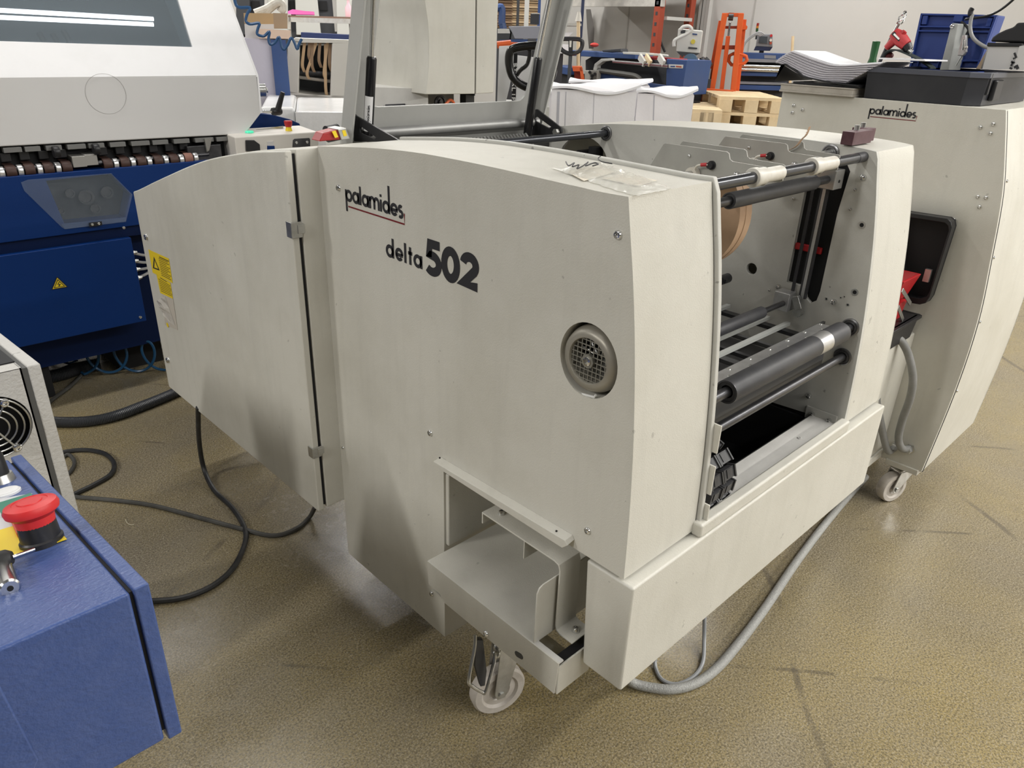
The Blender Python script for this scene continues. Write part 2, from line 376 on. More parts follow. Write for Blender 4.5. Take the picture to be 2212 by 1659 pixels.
for (y, z), k in (((.651, 1.134), 1), ((.631, .979), 1), ((.693, .946), .45), ((.640, .945), .45), ((.66, .958), .3), ((.652, .962), .25)):
    inst(ring_m, 'threaded_hole', on((XR, y, z), (-1, 0, 0), k), MC)
# latches of the door
for px, py, hh in ((628, 496, .036), (680, 980, .030)):
    p = at(px - 4, py, x=XD - .001); z = p.z
    lt = MB().box(XD - .003, XD, YR - .002, YR + .020, z - hh / 2, z + hh / 2).box(XD - .003, XD + .024, YR - .004, YR - .001, z - hh / 2, z + hh / 2).box(XD + .012, XD + .030, YR - .006, YR - .001, z - hh / 4, z + hh / 3).build('latch', zinc, MC, bevel=.001)
# yellow warning sticker and plastic pouch on the door
def dq(quad, u, v):
    P_ = [V((a_, b_)) for a_, b_ in quad]; p_ = (P_[0].lerp(P_[1], u)).lerp(P_[3].lerp(P_[2], u), v); return p_.x, p_.y
xs_ = XD - .0006
Q1 = ((320.6, 538.7), (364.7, 558.6), (373, 611.7), (330, 589)); Q2 = ((338, 592), (368, 611), (373.7, 645.5), (346.5, 633))
stk_ = MB().prism([at(px, py, x=xs_) for px, py in Q1], (-.0004, 0, 0)).prism([at(px, py, x=xs_) for px, py in Q2], (-.0004, 0, 0)).build('warning_sticker', yellow, dr)
tri_o = [dq(Q1, u, v) for u, v in ((.06, .78), (.40, .74), (.22, .22))]; tri_i = [dq(Q1, u, v) for u, v in ((.13, .72), (.34, .69), (.225, .36))]
MB().prism([at(px, py, x=xs_ - .0008) for px, py in tri_o], (-.0002, 0, 0), [[at(px, py, x=xs_ - .0008) for px, py in tri_i]]).build('warning_triangle', ink, stk_)
ln = MB()
def tline(Q, u0, u1, v, h): ln.prism([at(*dq(Q, u, w_), x=xs_ - .0008) for u, w_ in ((u0, v), (u1, v), (u1, v + h), (u0, v + h))], (-.0002, 0, 0))
for i in range(11): tline(Q1, .46 if i else .5, (.97, .90, .95, .82)[i % 4], .10 + i * .078, .028 if i else .045)
tline(Q2, .25, .72, .06, .05)
for i in range(7): tline(Q2, .08, (.95, .90, .97)[i % 3], .20 + i * .105, .035)
ln.build('sticker_print', mat('faded_black_print', (.12, .09, .02), .6), stk_)
MB().prism([at(px, py, x=xs_) for px, py in ((352, 638), (374, 646), (382, 700), (384, 713), (357, 702), (354, 668))], (-.0006, 0, 0)).build('pouch_paper', mat('pouch_paper', (.50, .46, .40), .6), dr)
pv = []; rp0 = random.Random(11); PQ = ((340, 652), (358, 640), (380, 704), (352, 674))
for j in range(6):
    for i in range(6): px_, py_ = dq(PQ, i / 5, j / 5); p_ = at(px_, py_, x=XD); pv.append(p_ + V((-.002 - .010 * rp0.random() * (0 < i < 5), 0, 0)))
MB()._add(pv, [(j * 6 + i, j * 6 + i + 1, (j + 1) * 6 + i + 1, (j + 1) * 6 + i) for j in range(5) for i in range(5)]).build('crumpled_pouch', mat('foil_film', (.55, .52, .47), .2, alpha=.75), dr, smooth=0)
yc_ = at(362, 702, x=xs_ - .001); MB().cyl(yc_, yc_ - V((.0006, 0, 0)), .008, n=20).build('yellow_dot', yellow, dr)
# fan of the motor behind the round opening
FN = V((X0 + .004, .704, 1.021))
cap = MB().lathe(FN + V((.05, 0, 0)), (-1, 0, 0), [(.0585, -.03), (.0590, .022), (.0578, .040), (.053, .052), (.046, .056), (.0400, .056), (.0385, .053), (.0385, .02)], 48)
fc = cap.build('fan_cowl', mat('bronze_grey_paint', (.33, .31, .26), .38, .35, dirt=(.2, .18, .15), dirt_scale=12, dirt_amt=.5), MC, smooth=40)
gr = MB()
for i in range(-4, 5):
    u = i * .0086; h = math.sqrt(max(.0385 ** 2 - u * u, 0))
    gr.box(FN.x - .0015, FN.x + .0005, FN.y + u - .0008, FN.y + u + .0008, FN.z - h, FN.z + h)
    gr.box(FN.x - .0020, FN.x - .0000, FN.y - h, FN.y + h, FN.z + u - .0008, FN.z + u + .0008)
gr.cyl(FN + V((-.006, 0, 0)), FN + V((.002, 0, 0)), .0125, n=8)
gr.build('fan_grille', mat('fan_grille_metal', (.30, .29, .25), .4, .6), fc)
MB().lathe(FN + V((-.004, 0, 0)), (-1, 0, 0), [(.0075, 0), (.0075, .004), (.0045, .005), (.004, .001), (0, .001)], 16).build('fan_screw', chrome, fc)
fb = MB()
for i in range(9):
    a = 2 * PI * i / 9; R = Matrix.Rotation(a, 3, 'X') @ Matrix.Rotation(.5, 3, 'Z')
    fb.obox(FN + V((.026, 0, 0)) + Matrix.Rotation(a, 3, 'X') @ V((0, 0, .022)), (.016, .0025, .03), R)
fb.build('fan_blade', zinc, fc)
MB().box(X0 + .10, X0 + .11, .63, .78, .94, 1.10).build('fan_backing', black_m, MC)
MB().tube([at(1228, 838, x=X0 + .012), at(1245, 848, x=X0 + .006), at(1284, 858, x=X0 + .004), at(1287, 853, x=X0 + .004)], .0022).build('white_cable_tie', mat('white_plastic', (.75, .75, .72), .4), MC)

# ---------------------------------------------------------------- lettering: strokes on the covers
def stroke(mb, path, w, fr, closed=False):
    """flat ribbon of width w along a 2D path; fr maps (u, v, h) to the place"""
    P = [V((a, b)) for a, b in path]; N = len(P); Lp = []; Rp = []
    for i in range(N):
        a = P[i - 1] if (i > 0 or closed) else P[i]; b = P[(i + 1) % N] if (i < N - 1 or closed) else P[i]
        t = b - a
        if t.length < 1e-9: t = V((1, 0))
        t.normalize(); n = V((-t.y, t.x)); k = 1.0
        if 0 < i < N - 1 or closed:
            t1 = (P[i] - P[i - 1]).normalized(); d = max(.35, n.dot(V((-t1.y, t1.x)))); k = 1 / d
        Lp.append(P[i] + n * w / 2 * k); Rp.append(P[i] - n * w / 2 * k)
    vs = [fr(q.x, q.y) for q in Lp] + [fr(q.x, q.y) for q in Rp]
    M = N if closed else N - 1
    mb._add(vs, [(i, (i + 1) % N, N + (i + 1) % N, N + i) for i in range(M)])
def arcp(cx, cy, rx, ry, a0, a1, n=20): return [(cx + rx * math.cos(math.radians(a0 + (a1 - a0) * i / n)), cy + ry * math.sin(math.radians(a0 + (a1 - a0) * i / n))) for i in range(n + 1)]
G = {  # light geometric lower-case letters, x height 1
    'p': (1.12, [[(.1, 1.02), (.1, -.95)], ('c', .56, .5, .41)]),
    'a': (1.14, [[(.97, 1.02), (.97, -.02)], ('c', .52, .5, .41)]),
    'l': (.34, [[(.12, 1.62), (.12, -.02)]]),
    'm': (1.62, [[(.1, 1.02), (.1, -.02)], arcp(.44, .60, .32, .36, 180, 0, 12) + [(.76, -.02)], arcp(1.10, .60, .32, .36, 180, 0, 12) + [(1.42, -.02)]]),
    'i': (.34, [[(.12, 1.02), (.12, -.02)], [(.12, 1.24), (.12, 1.46)]]),
    'd': (1.14, [[(.97, 1.62), (.97, -.02)], ('c', .52, .5, .41)]),
    'D': (1.14, [[(.97, 2.35), (.97, -.02)], ('c', .52, .5, .41)]),
    'e': (1.06, [arcp(.52, .5, .41, .41, -2, 322, 26), [(.13, .46), (1.02, .46)]]),
    's': (.74, [arcp(.36, .72, .22, .21, 40, 270, 12) + arcp(.36, .27, .25, .24, 90, -140, 14)[1:]]),
    't': (.56, [[(.27, 1.42), (.27, -.02)], [(.0, .93), (.54, .93)]]),
    '5': (1.0, [[(.88, 1.5), (.30, 1.5), (.235, .80)] + arcp(.44, .50, .38, .42, 105, -140, 20)]),
    '0': (1.08, [('e', .5, .78, .36, .68)]),
    '2': (1.0, [arcp(.46, 1.08, .34, .40, 172, -35, 16) + [(.14, .12), (.90, .12)]]),
}
def word(mb, txt, sc, w, fr, u0=0, v0=0, track=0, vs=1.0):
    u = u0
    for ch in txt:
        adv, gl = G[ch]
        for g in gl:
            if g[0] == 'c': path = arcp(g[1], g[2], g[3], g[3], 0, 360, 28)[:-1]; cl = True
            elif g[0] == 'e': path = arcp(g[1], g[2], g[3], g[4], 0, 360, 32)[:-1]; cl = True
            else: path = g; cl = False
            stroke(mb, [(u + a * sc, v0 + b * sc * vs) for a, b in path], w * sc, fr, cl)
        u += (adv + track) * sc
    return u - u0
def panel_frame(p0, ex, ey, n, off=.0007): return lambda u, v: p0 + ex * u + ey * v + n * off
def logo(parent, p0, width, ex, ey, n):
    """company lettering over a red underline with a raised right end; p0 = lower left of the x height"""
    a = MB(); fr = panel_frame(V(p0), V(ex), V(ey), V(n))
    tot = sum(G[c][0] + .02 for c in 'palamides'); sc = width / (tot + .25)
    word(a, 'palamiDes', sc, .28, fr, track=.02)
    a.build('logo_lettering', ink, parent, smooth=0)
    b = MB(); wd_ = sc * (tot + .12)
    stroke(b, [(.36 * sc, -.48 * sc), (wd_, -.48 * sc), (wd_, .42 * sc)], .14 * sc, fr)
    b.build('logo_underline', ink_red, parent, smooth=0)
EY, EZ, NX = V((0, -1, 0)), V((0, 0, 1)), V((-1, 0, 0))
pa, pb = at(748, 441, x=X0), at(876, 474, x=X0)
logo(MC, (X0, pa.y, at(748, 433, x=X0).z), pa.y - pb.y, EY, EZ, NX)
l2 = MB(); q0, q1, q2 = at(835, 553, x=X0), at(913, 580, x=X0), at(1034, 630, x=X0)
frd = panel_frame(V((X0, q0.y, q0.z)), EY, EZ, NX)
wD = q0.y - q1.y; scd = wD / 4.9
word(l2, 'delta', scd, .29, frd, v0=(at(872, 566, x=X0).z - q0.z), track=.17)
q1b = at(918, 590, x=X0); num = q1b.y - q2.y; scn = num / 2.98
word(l2, '502', scn * .97, .34, frd, u0=q0.y - q1b.y + .03 * scn, v0=(at(1010, 619, x=X0).z - q0.z), vs=.74)
l2.build('type_lettering', ink, MC, smooth=0)
# ---------------------------------------------------------------- shafts and rollers between the side plates
bearing_m = MB().lathe((0, 0, 0), (0, 0, 1), [(.0215, 0), (.0215, .004), (.0185, .005), (.0180, .003), (.0155, .003), (.0150, .006), (.0125, .006), (.0115, .002), (0, .002)], 28).mesh('bearing', [mat('bearing_steel', (.22, .22, .225), .3, .85)])
def bearing(y, z, k=1, x=XR): return inst(bearing_m, 'bearing', on((x, y, z), (-1, 0, 0), k), MC)
def shaft(y, z, r, x0=XL, x1=XR, m=steel, name='shaft', par=MC): return MB().cyl((x0, y, z), (x1, y, z), r, n=24).build(name, m, par)
def roller(y, z, r, x0, x1, m=rubber, par=MC, bore=.55):
    L = x1 - x0
    o = MB().lathe((x0, y, z), (1, 0, 0), [(r * bore, .006), (r * bore, .002), (r * .80, .002), (r * .82, 0), (r * .97, 0), (r, .002), (r, L - .002), (r * .97, L), (r * bore, L)], 32).build('roller', m, par)
    MB().pipe((x0 - .0005, y, z), (x0 + .0012, y, z), r * .99, r * .86, 28).build('roller_ring', steel, o); return o
s1 = shaft(.682, 1.280, .0108, m=steel_l)
MB().cyl((1.705, .682, 1.280), (XR, .682, 1.280), .0112, n=24).build('shaft_sleeve', rubber, s1)
shaft(.732, 1.228, .0092, x1=1.70); roller(.732, 1.228, .0158, 1.283, 1.632)
shaft(.778, .921, .0068, x1=1.72); roller(.778, .921, .0145, 1.18, 1.596, bore=.4)
shaft(.622, .894, .0102); r5 = roller(.622, .894, .0240, 1.192, 1.692)
MB().pipe((1.553, .622, .894), (1.607, .622, .894), .0243, .0236, 32).build('worn_tape_band', alu, r5)
MB().pipe((1.607, .622, .894), (1.691, .622, .894), .0246, .0236, 32).build('rubber_sleeve', rubber, r5)
shaft(.623, .817, .0098); shaft(1.418, 1.252, .0098, m=steel_l)
for y, z, k in ((.622, .894, 1), (.623, .817, 1), (1.418, 1.252, .95), (.757, 1.278, .95)): bearing(y, z, k)
shaft(.757, 1.278, .008, x0=1.70, m=zinc)
# rail plate with rivets, cross bars and side rails of the conveyor under the tape heads
rp = MB().box(XL + .002, 1.700, .645, .679, .893, .899).build('rail_plate', alu, MC, bevel=.001)
rv = screw_mesh('rivet', .0045, .002, zinc)
for i in range(7):
    for y in (.652, .672): inst(rv, 'rivet', on((1.17 + i * .082 + (.03 if y > .66 else 0), y, .899), (0, 0, 1)), rp)
rv2 = screw_mesh('shelf_rivet', .0065, .003, ledge)
for x in (1.30, 1.60): inst(rv2, 'rivet', on((x, .625, .641), (0, 0, 1), .9), MC)
dkgrey = mat('dark_grey_bed', (.055, .055, .055), .55)
MB().box(XL + .01, XR - .01, .679, .685, .80, .894).build('bed_wall', dkgrey, MC)
MB().box(XL + .005, XR - .005, .69, 1.45, .770, .776).build('conveyor_bed', dkgrey, MC)
MB().box(XL + .005, 1.69, .648, .656, .80, .893).build('bed_front', dkgrey, MC)
MB().box(XR - .004, XR + .010, .668, 1.45, .40, .626).build('dark_cavity_side', black_m, MC)  # black sheets added where the open cavity falls dark
MB().box(XL + .001, XL + .006, .668, 1.45, .40, .63).build('dark_cavity_side', black_m, MC)
for y in (.76, .815, .93, 1.05, 1.20):
    MB().box(XL + .01, XR - .02, y, y + .012, .862, .870).build('cross_bar', grey_l, MC)
for x in (1.16, 1.24, 1.40, 1.46, 1.56, 1.68):
    MB().box(x, x + (.022 if x in (1.40, 1.68) else .012), .70, 1.42, .852, .861).build('carrier_rail', steel if x in (1.16, 1.46, 1.68) else dkgrey, MC)
MB().box(XL + .01, 1.30, .70, .80, .83, .852).build('carrier_tray', mat('mid_grey_sheet', (.16, .16, .155), .5), MC)
# slot in the right plate: dark box behind, belts, guide rail, carriage blocks, pulley
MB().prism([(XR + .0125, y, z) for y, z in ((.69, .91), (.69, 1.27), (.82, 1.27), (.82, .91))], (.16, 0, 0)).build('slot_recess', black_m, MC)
MB().box(XR + .004, XR + .0124, .732, .80, 1.045, 1.062).build('red_trough', red, MC, bevel=.003)
belt = MB()
for i in range(80): belt.box(XR - .012, XR - .008, .7715, .7795, .935 + i * .0036, .937 + i * .0036)
belt.box(XR - .0115, XR - .0085, .772, .779, .93, 1.225); belt.build('toothed_belt', rubber, MC, smooth=0)
rl = MB().box(XR - .014, XR - .004, .744, .752, .935, 1.235).build('guide_rail', alu, MC, bevel=.001)
MB().box(XR - .013, XR - .005, .7525, .757, .935, 1.235).build('rail_edge', rubber, rl); MB().box(XR - .013, XR - .005, .739, .7435, .935, 1.235).build('rail_edge', rubber, rl)
b1 = MB().box(1.694, 1.738, .712, .758, 1.207, 1.250).build('carriage_block', alu, MC, bevel=.002)
MB().cyl((1.716, .711, 1.225), (1.716, .7125, 1.225), .0035, n=12).build('block_bore', black_m, b1)
b2 = MB().box(1.700, 1.738, .765, .805, .900, .947).build('carriage_block', alu, MC, bevel=.002)
MB().obox((1.722, .752, .925), (.012, .018, .034), Matrix.Rotation(-.5, 3, 'X')).build('belt_clamp', zinc, b2, bevel=.001)
pm = MB()
for i in range(14):
    a = 2 * PI * i / 14; pm.obox((1.728, .748 + .0105 * math.cos(a), .900 + .0105 * math.sin(a)), (.014, .003, .003), Matrix.Rotation(a, 3, 'X'))
pm.cyl((1.721, .748, .900), (1.736, .748, .900), .0105, n=20); pm.build('cog_pulley', zinc, MC, smooth=0)
uj = at(1570, 601, y=.93)
MB().cyl(uj - V((.10, 0, 0)), uj, .006).cyl(uj - V((.035, 0, 0)), uj + V((.005, 0, 0)), .0125).box(uj.x - .03, uj.x - .02, uj.y - .015, uj.y + .015, uj.z - .005, uj.z + .005).build('shaft_coupling', black, MC)
br = MB().box(XR - .004, XR, .600, .680, .628, .662).build('corner_bracket', beige_in, MC, bevel=.001)
for y in (.661, .617): inst(CAP, 'screw', on((XR - .004, y, .645), (-1, 0, 0), 1), br)
# energy chain in the left corner
ch = mat('black_chain_plastic', (.035, .035, .038), .45, dirt=(.09, .09, .09), dirt_scale=30, dirt_amt=.5)
lk = MB().prism([(0, -.0115, -.006), (0, .0115, -.006), (0, .0115, .006), (0, -.0115, .006)], (.041, 0, 0), [[(0, -.0105, -.004), (0, -.0035, -.004), (0, -.0035, .004), (0, -.0105, .004)]])
lk.box(-.0015, .0025, -.013, .013, -.009, .009).box(.0385, .0425, -.013, .013, -.009, .009).box(.012, .029, -.008, .010, .0055, .0075)
lkm = lk.mesh('chain_link', ch, 30)
for row in (0, 1):
    for i in range(9):
        a = math.radians(62 + i * 25); c = V((1.126 + row * .046, .660 + .072 * math.cos(a), .704 + .072 * math.sin(a)))
        R = Matrix.Rotation(a - PI / 2, 4, 'X'); inst(lkm, 'chain_link', Matrix.Translation(c) @ R, MC)
# tape guide plates with collars
gp = [(.945, 1.250), (.935, 1.267), (.910, 1.309), (.906, 1.3115), (.766, 1.3125), (.760, 1.310), (.756, 1.2995), (.750, 1.2965), (.680, 1.2955), (.676, 1.293), (.675, 1.266), (.679, 1.262), (.72, 1.258), (.80, 1.240), (.90, 1.235)]
gpm = MB().prism([(0, y, z) for y, z in gp], (.003, 0, 0)).mesh('guide_plate', mat('guide_plate_grey', (.36, .355, .325), .4, dirt=(.27, .265, .24), dirt_scale=14, dirt_amt=.5), 30)
GX = (1.305, 1.369, 1.533, 1.605)
col_m = MB().lathe((0, 0, 0), (0, 0, 1), [(.0109, 0), (.0165, .0), (.0175, .002), (.0175, .014), (.0160, .015), (.0155, .040), (.0109, .040)], 28).mesh('nylon_collar', white_n)
col2_m = MB().lathe((0, 0, 0), (0, 0, 1), [(.0109, 0), (.0135, 0), (.0135, .0595), (.0109, .0595)], 24).mesh('nylon_spacer', white_n)
rs = V((1.30, .828, 1.2685))
for k, gx in enumerate(GX):
    g = inst(gpm, 'guide_plate', Matrix.Translation((gx, 0, 0)), MC)
    if k in (0, 2):
        inst(col_m, 'nylon_collar', Matrix.Translation((gx - .0405, .682, 1.280)) @ frame((1, 0, 0)).to_4x4(), g)
        inst(col2_m, 'nylon_spacer', Matrix.Translation((gx + .003, .682, 1.280)) @ frame((1, 0, 0)).to_4x4(), g)
        for (y, z), kk in (((.845, 1.295), .55), ((.735, 1.274), 1.0)): inst(CAP, 'screw', on((gx, y, z), (-1, 0, 0), kk), g)
        MB().cyl((gx - .012, .792, 1.2840), (gx, .792, 1.2840), .006).cyl((gx - .004, .792, 1.2840), (gx, .792, 1.2840), .0085).build('sensor', black, g)
        MB().tube(spline([(gx - .010, .826, 1.262), (gx - .014, .818, 1.279), (gx - .014, .805, 1.284), (gx - .010, .795, 1.285)], 5), .0022).build('sensor_wire', white_n, g)
        MB().tube([(gx - .014, .808, 1.2835), (gx - .012, .797, 1.2855)], .0034).build('wire_splice', red, g)
        MB().lathe((gx - .016, .828, 1.263), (1, 0, 0), [(.007, 0), (.013, 0), (.0135, .014), (.007, .016)], 20).build('nylon_collar', white_n, g)
    else:
        inst(CAP, 'screw', on((gx, .735, 1.274), (-1, 0, 0), .8), g)
MB().cyl((XL, .828, 1.263), (1.62, .828, 1.263), .0068, n=20).build('guide_shaft', zinc, MC)
# reels of kraft tape held between the guide plates
def reel(x0, x1, y, z, r, label):
    t = thing('tape_reel', label, 'tape reel', (x0, y, z), 'reels of kraft banding tape')
    n = 4; w = (x1 - x0) / n; prof = [(.028, 0)]
    for i in range(n): prof += [(r - .0012 * (i % 2), i * w + .0003), (r - .0012 * (i % 2), (i + 1) * w - .0003)]
    prof += [(.028, x1 - x0), (.028, 0)]
    MB().lathe((x0, y, z), (1, 0, 0), prof, 64).build('tape', kraft, t, smooth=20)
    MB().pipe((x0 - .001, y, z), (x1 + .001, y, z), .028, .015).build('core', mat('grey_card_core', (.3, .25, .2), .7), t)
reel(1.385, 1.435, .884, 1.170, .1245, 'large kraft paper tape reel hanging behind the guide plates')
tt = MB(); pth = spline([(1.60, .80, 1.285), (1.60, .772, 1.300), (1.60, .760, 1.318), (1.60, .752, 1.328), (1.60, .748, 1.345)], 4)
for a, b in zip(pth, pth[1:]): tt.hexa([a + V((-.012, 0, 0)), a + V((0, 0, 0)), a + V((0, .0006, 0)), a + V((-.012, .0006, 0)), b + V((-.012, 0, 0)) * .5, b, b + V((0, .0006, 0)), b + V((-.006, .0006, 0))])
tag(tt.build('tape_tail', kraft), 'curled end of kraft tape standing up behind the rear guide plates', 'tape')

# ---------------------------------------------------------------- raised rear guard with gas struts
gz = lambda z: 1.735 - .28 * (z - 1.23)
guard_m = mat('grey_guard_paint', (.42, .42, .40), .4, dirt=(.33, .33, .31), dirt_scale=5, dirt_amt=.5)
GD = thing('machine_guard', 'tilted grey guard frame on gas struts, open at the rear of the delta 502 machine', 'guard frame', (1.4, 1.73, 1.2))
outer = [(1.068, 1.19), (1.752, 1.19), (1.752, 1.95), (1.068, 1.95)]
holeg = [(a, b) for a, b in rrect(1.135, 1.700, 1.318, 1.90, .03)]
P3 = lambda x, z, d=0: V((x, gz(z) + d, z))
MB().prism([P3(a, b) for a, b in outer], (0, .006, .0015), [[P3(a, b) for a, b in holeg]]).build('guard_sheet', guard_m, GD, bevel=.001)
for xa, xb in ((1.062, 1.068), (1.752, 1.758)):
    MB().hexa([P3(xa, 1.19, -.045), P3(xb, 1.19, -.045), P3(xb, 1.19, .006), P3(xa, 1.19, .006), P3(xa, 1.95, -.045), P3(xb, 1.95, -.045), P3(xb, 1.95, .006), P3(xa, 1.95, .006)]).build('guard_flange', guard_m, GD, bevel=.001)
MB().cyl((1.09, 1.695, 1.257), (1.742, 1.695, 1.257), .0135, n=24).build('cross_tube', mat('dusty_tube', (.36, .36, .35), .45, .4, dirt=(.2, .2, .2), dirt_scale=8, dirt_amt=.6), GD)
for side, (xs, c0, c1, r1) in enumerate(((1.105, (795, 292), (803, 122), (806, -6)), (1.672, (1138, 298), (1163, 124), (1189, -6)))):
    a, b, c = at(*c0, x=xs), at(*c1, x=xs), at(*r1, x=xs)
    g = MB().lathe(a, b - a, [(0, 0), (.0125, 0), (.0125, (b - a).length - .005), (.010, (b - a).length), (0, (b - a).length)], 20).build('gas_spring', mat('black_gloss', (.008, .008, .009), .25), GD)
    MB().cyl(b, c, .006, n=16).build('piston_rod', chrome, g)
    if side == 0:
        d = (b - a).normalized(); lab = a + d * .012; view = (CAM - a); n = (view - d * view.dot(d)).normalized(); e = d.cross(n)
        vs = []
        for h in (0, .085):
            for k in range(7):
                t = -1.1 + .3 * k; vs.append(lab + d * h + (n * math.cos(t) + e * math.sin(t)) * .0129)
        lm = MB()._add(vs, [(k, k + 1, k + 8, k + 7) for k in range(6)]).build('strut_label', mat('white_label', (.72, .72, .72), .5), g)
        tx = MB(); frt = lambda u, v: lab + d * u + (n * math.cos(v / .0131) - e * math.sin(v / .0131)) * .0132 * 1.0
        frt2 = lambda u, v: lab + d * (u) + (n * math.cos((v) / .0132 ) + e * -math.sin((v) / .0132)) * .0132
        word(tx, 'palamides', .0045, .3, frt2, u0=.025, v0=-.001); tx.build('label_print', ink, g, smooth=0)
def bracket(pts, slotpts, x, name='pivot_bracket'):
    P = [at(px, py, x=x) for px, py in pts]; Hh = [at(px, py, x=x) for px, py in slotpts]
    return MB().prism(P, (.006, 0, 0), [Hh] if Hh else []).build(name, black, GD, bevel=.001)
bracket([(763, 245), (768, 250), (866, 306), (764, 306)], [(777, 277), (780, 274), (812, 297), (808, 301), (778, 287)], 1.085)
b4 = bracket([(1156, 236), (1160, 236), (1212, 276), (1213, 287), (1205, 292), (1148, 292)], [(1156, 254), (1160, 252), (1190, 274), (1186, 277), (1157, 262)], 1.72)
p = at(1204, 285, x=1.718); MB().cyl(p, p - V((.012, 0, 0)), .010, n=6).build('pivot_nut', zinc, b4)
seg_m = MB().box(-.0035, .0035, -.022, .022, -.004, .004).mesh('slat_belt_segment', zinc)
for i in range(34): inst(seg_m, 'belt_segment', Matrix.Translation((1.20 + i * .0125, 1.60, 1.222)) @ Matrix.Rotation(.7, 4, 'X'), MC)
# rear parts of the machine seen between the covers
MB().box(XL + .002, XR - .002, 1.64, 1.86, .95, 1.205).build('rear_bed', dkgrey, MC)
MB().box(XL0, XL + .002, YR, 1.85, .6, 1.24).build('side_plate', beige_in, MC, bevel=.002)
MB().box(XR, XR + .012, 1.85, 2.0, .6, 1.19).build('side_plate', beige_in, MC)
mo = MB().cyl((XR - .02, 1.50, 1.185), (XR + .03, 1.50, 1.185), .012).box(XR - .012, XR + .02, 1.44, 1.47, 1.14, 1.21).build('clamp', black, MC)
MB().cyl((XR + .012, 1.46, 1.10), (XR + .012, 1.46, 1.20), .012).build('blue_cylinder', mat('blue_anodised', (.02, .10, .28), .35, .3), MC)
# safety switch on the left rear of the top
SW = MB().box(1.02, 1.045, 1.63, 1.69, 1.262, 1.305).cyl((1.03, 1.70, 1.30), (1.06, 1.70, 1.30), .025)
sw = thing('safety_switch', 'small red and grey safety switch with yellow stickers at the guard foot', 'switch', (1.0, 1.6, 1.27))
p0 = at(712, 300, y=1.66); 
R_ = Matrix.Rotation(-.35, 3, 'Y')
MB().prism([at(px, py, y=1.64) for px, py in ((690, 306), (700, 287), (705, 286), (729, 280), (737, 302))], (0, .04, 0)).build('switch_body', mat('red_metal', (.33, .02, .02), .35), sw, bevel=.003)
MB().prism([at(px, py, y=1.635) for px, py in ((730, 279), (748, 276), (757, 300), (738, 303))], (0, .05, 0)).build('switch_head', zinc, sw, bevel=.002)
for q in (((717, 284), (725, 282), (731, 296), (724, 298)), ((739, 282), (746, 281), (750, 293), (743, 295))):
    MB().prism([at(px, py, y=1.634) for px, py in q], (0, .001, 0)).build('yellow_sticker', yellow, sw)
MB().cyl(at(706, 290, y=1.70), at(730, 285, y=1.70), .02).build('cable_gland', black, sw)

# ---------------------------------------------------------------- foot of the machine: tray, channel, bracket, caster
XT = .806
MB().prism([(XT, 1.062, .429), (XT, .731, .429), (XT, .731, .431), (XT, 1.062, .431)], (.30, 0, 0)).build('tray_floor', beige, MC)
wl = [(.806, .429), (.806, .552), (.812, .563), (.822, .567), (1.10, .567), (1.10, .429)]
MB().prism([(x, .728, z) for x, z in wl], (0, .003, 0)).build('tray_wall', beige, MC, bevel=.001)
MB().prism([(XT - .003, 1.062, .431), (XT - .003, .661, .431), (XT - .003, .666, .348), (XT - .003, 1.0, .350), (XT - .003, 1.02, .365), (XT - .003, 1.059, .366)], (.004, 0, 0)).build('channel_front', beige, MC, bevel=.001)
MB().box(XT, XT + .012, .661, .731, .427, .431).build('channel_lip', ledge, MC, bevel=.001)
MB().box(XT, .90, .661, .665, .348, .420).build('channel_end', beige, MC, bevel=.001)
MB().box(XT, .90, .665, 1.05, .352, .356).build('channel_bottom', beige, MC)
MB().box(.82, 1.0, .668, .69, .395, .415).build('black_bar', black, MC, bevel=.003)
inst(SCR, 'screw', on((.835, .668, .405), (0, -1, 0), 1), MC)
p = at(*(880 + 428 / 2.513, 920 + 1127 / 2.513), x=XT - .003); inst(SCR, 'countersunk_screw', on(p, (-1, 0, 0), 1.1), MC)
p = at(*(880 + 605 / 2.513, 920 + 1245 / 2.513), x=XT - .0034)
MB().prism([p + V((0, a, b)) for a, b in stadium(-.007, .007, -.012, .012)], (.001, 0, 0)).xform(Matrix.Translation(p) @ Matrix.Rotation(PI / 2 - .2, 4, 'X') @ Matrix.Translation(-p)).build('channel_slot', dkgrey, MC)
# bent bracket above the tray
bz = .602
bp = [(.942, bz - .028), (.942, bz), (.735, bz), (.722, bz - .004), (.718, bz - .016), (.718, .452), (.716, .442), (.708, .438), (.675, .437)]
in_ = [(.675, .434), (.707, .434), (.719, .439), (.7215, .452), (.7215, bz - .016), (.725, bz - .007), (.735, bz - .0035), (.9385, bz - .0035), (.9385, bz - .028)]
bk = MB().prism([(.856, y, z) for y, z in bp + in_], (.058, 0, 0)).build('bent_bracket', beige, MC, bevel=.0008)
MB().box(.856, .91, .815, .817, bz - .045, bz - .003).build('bracket_tab', beige, bk)
inst(CAP, 'screw', on((.882, .91, bz), (0, 0, 1), 1.1), bk); inst(CAP, 'screw', on((.885, .692, .438), (0, 0, 1), 1.2), bk)
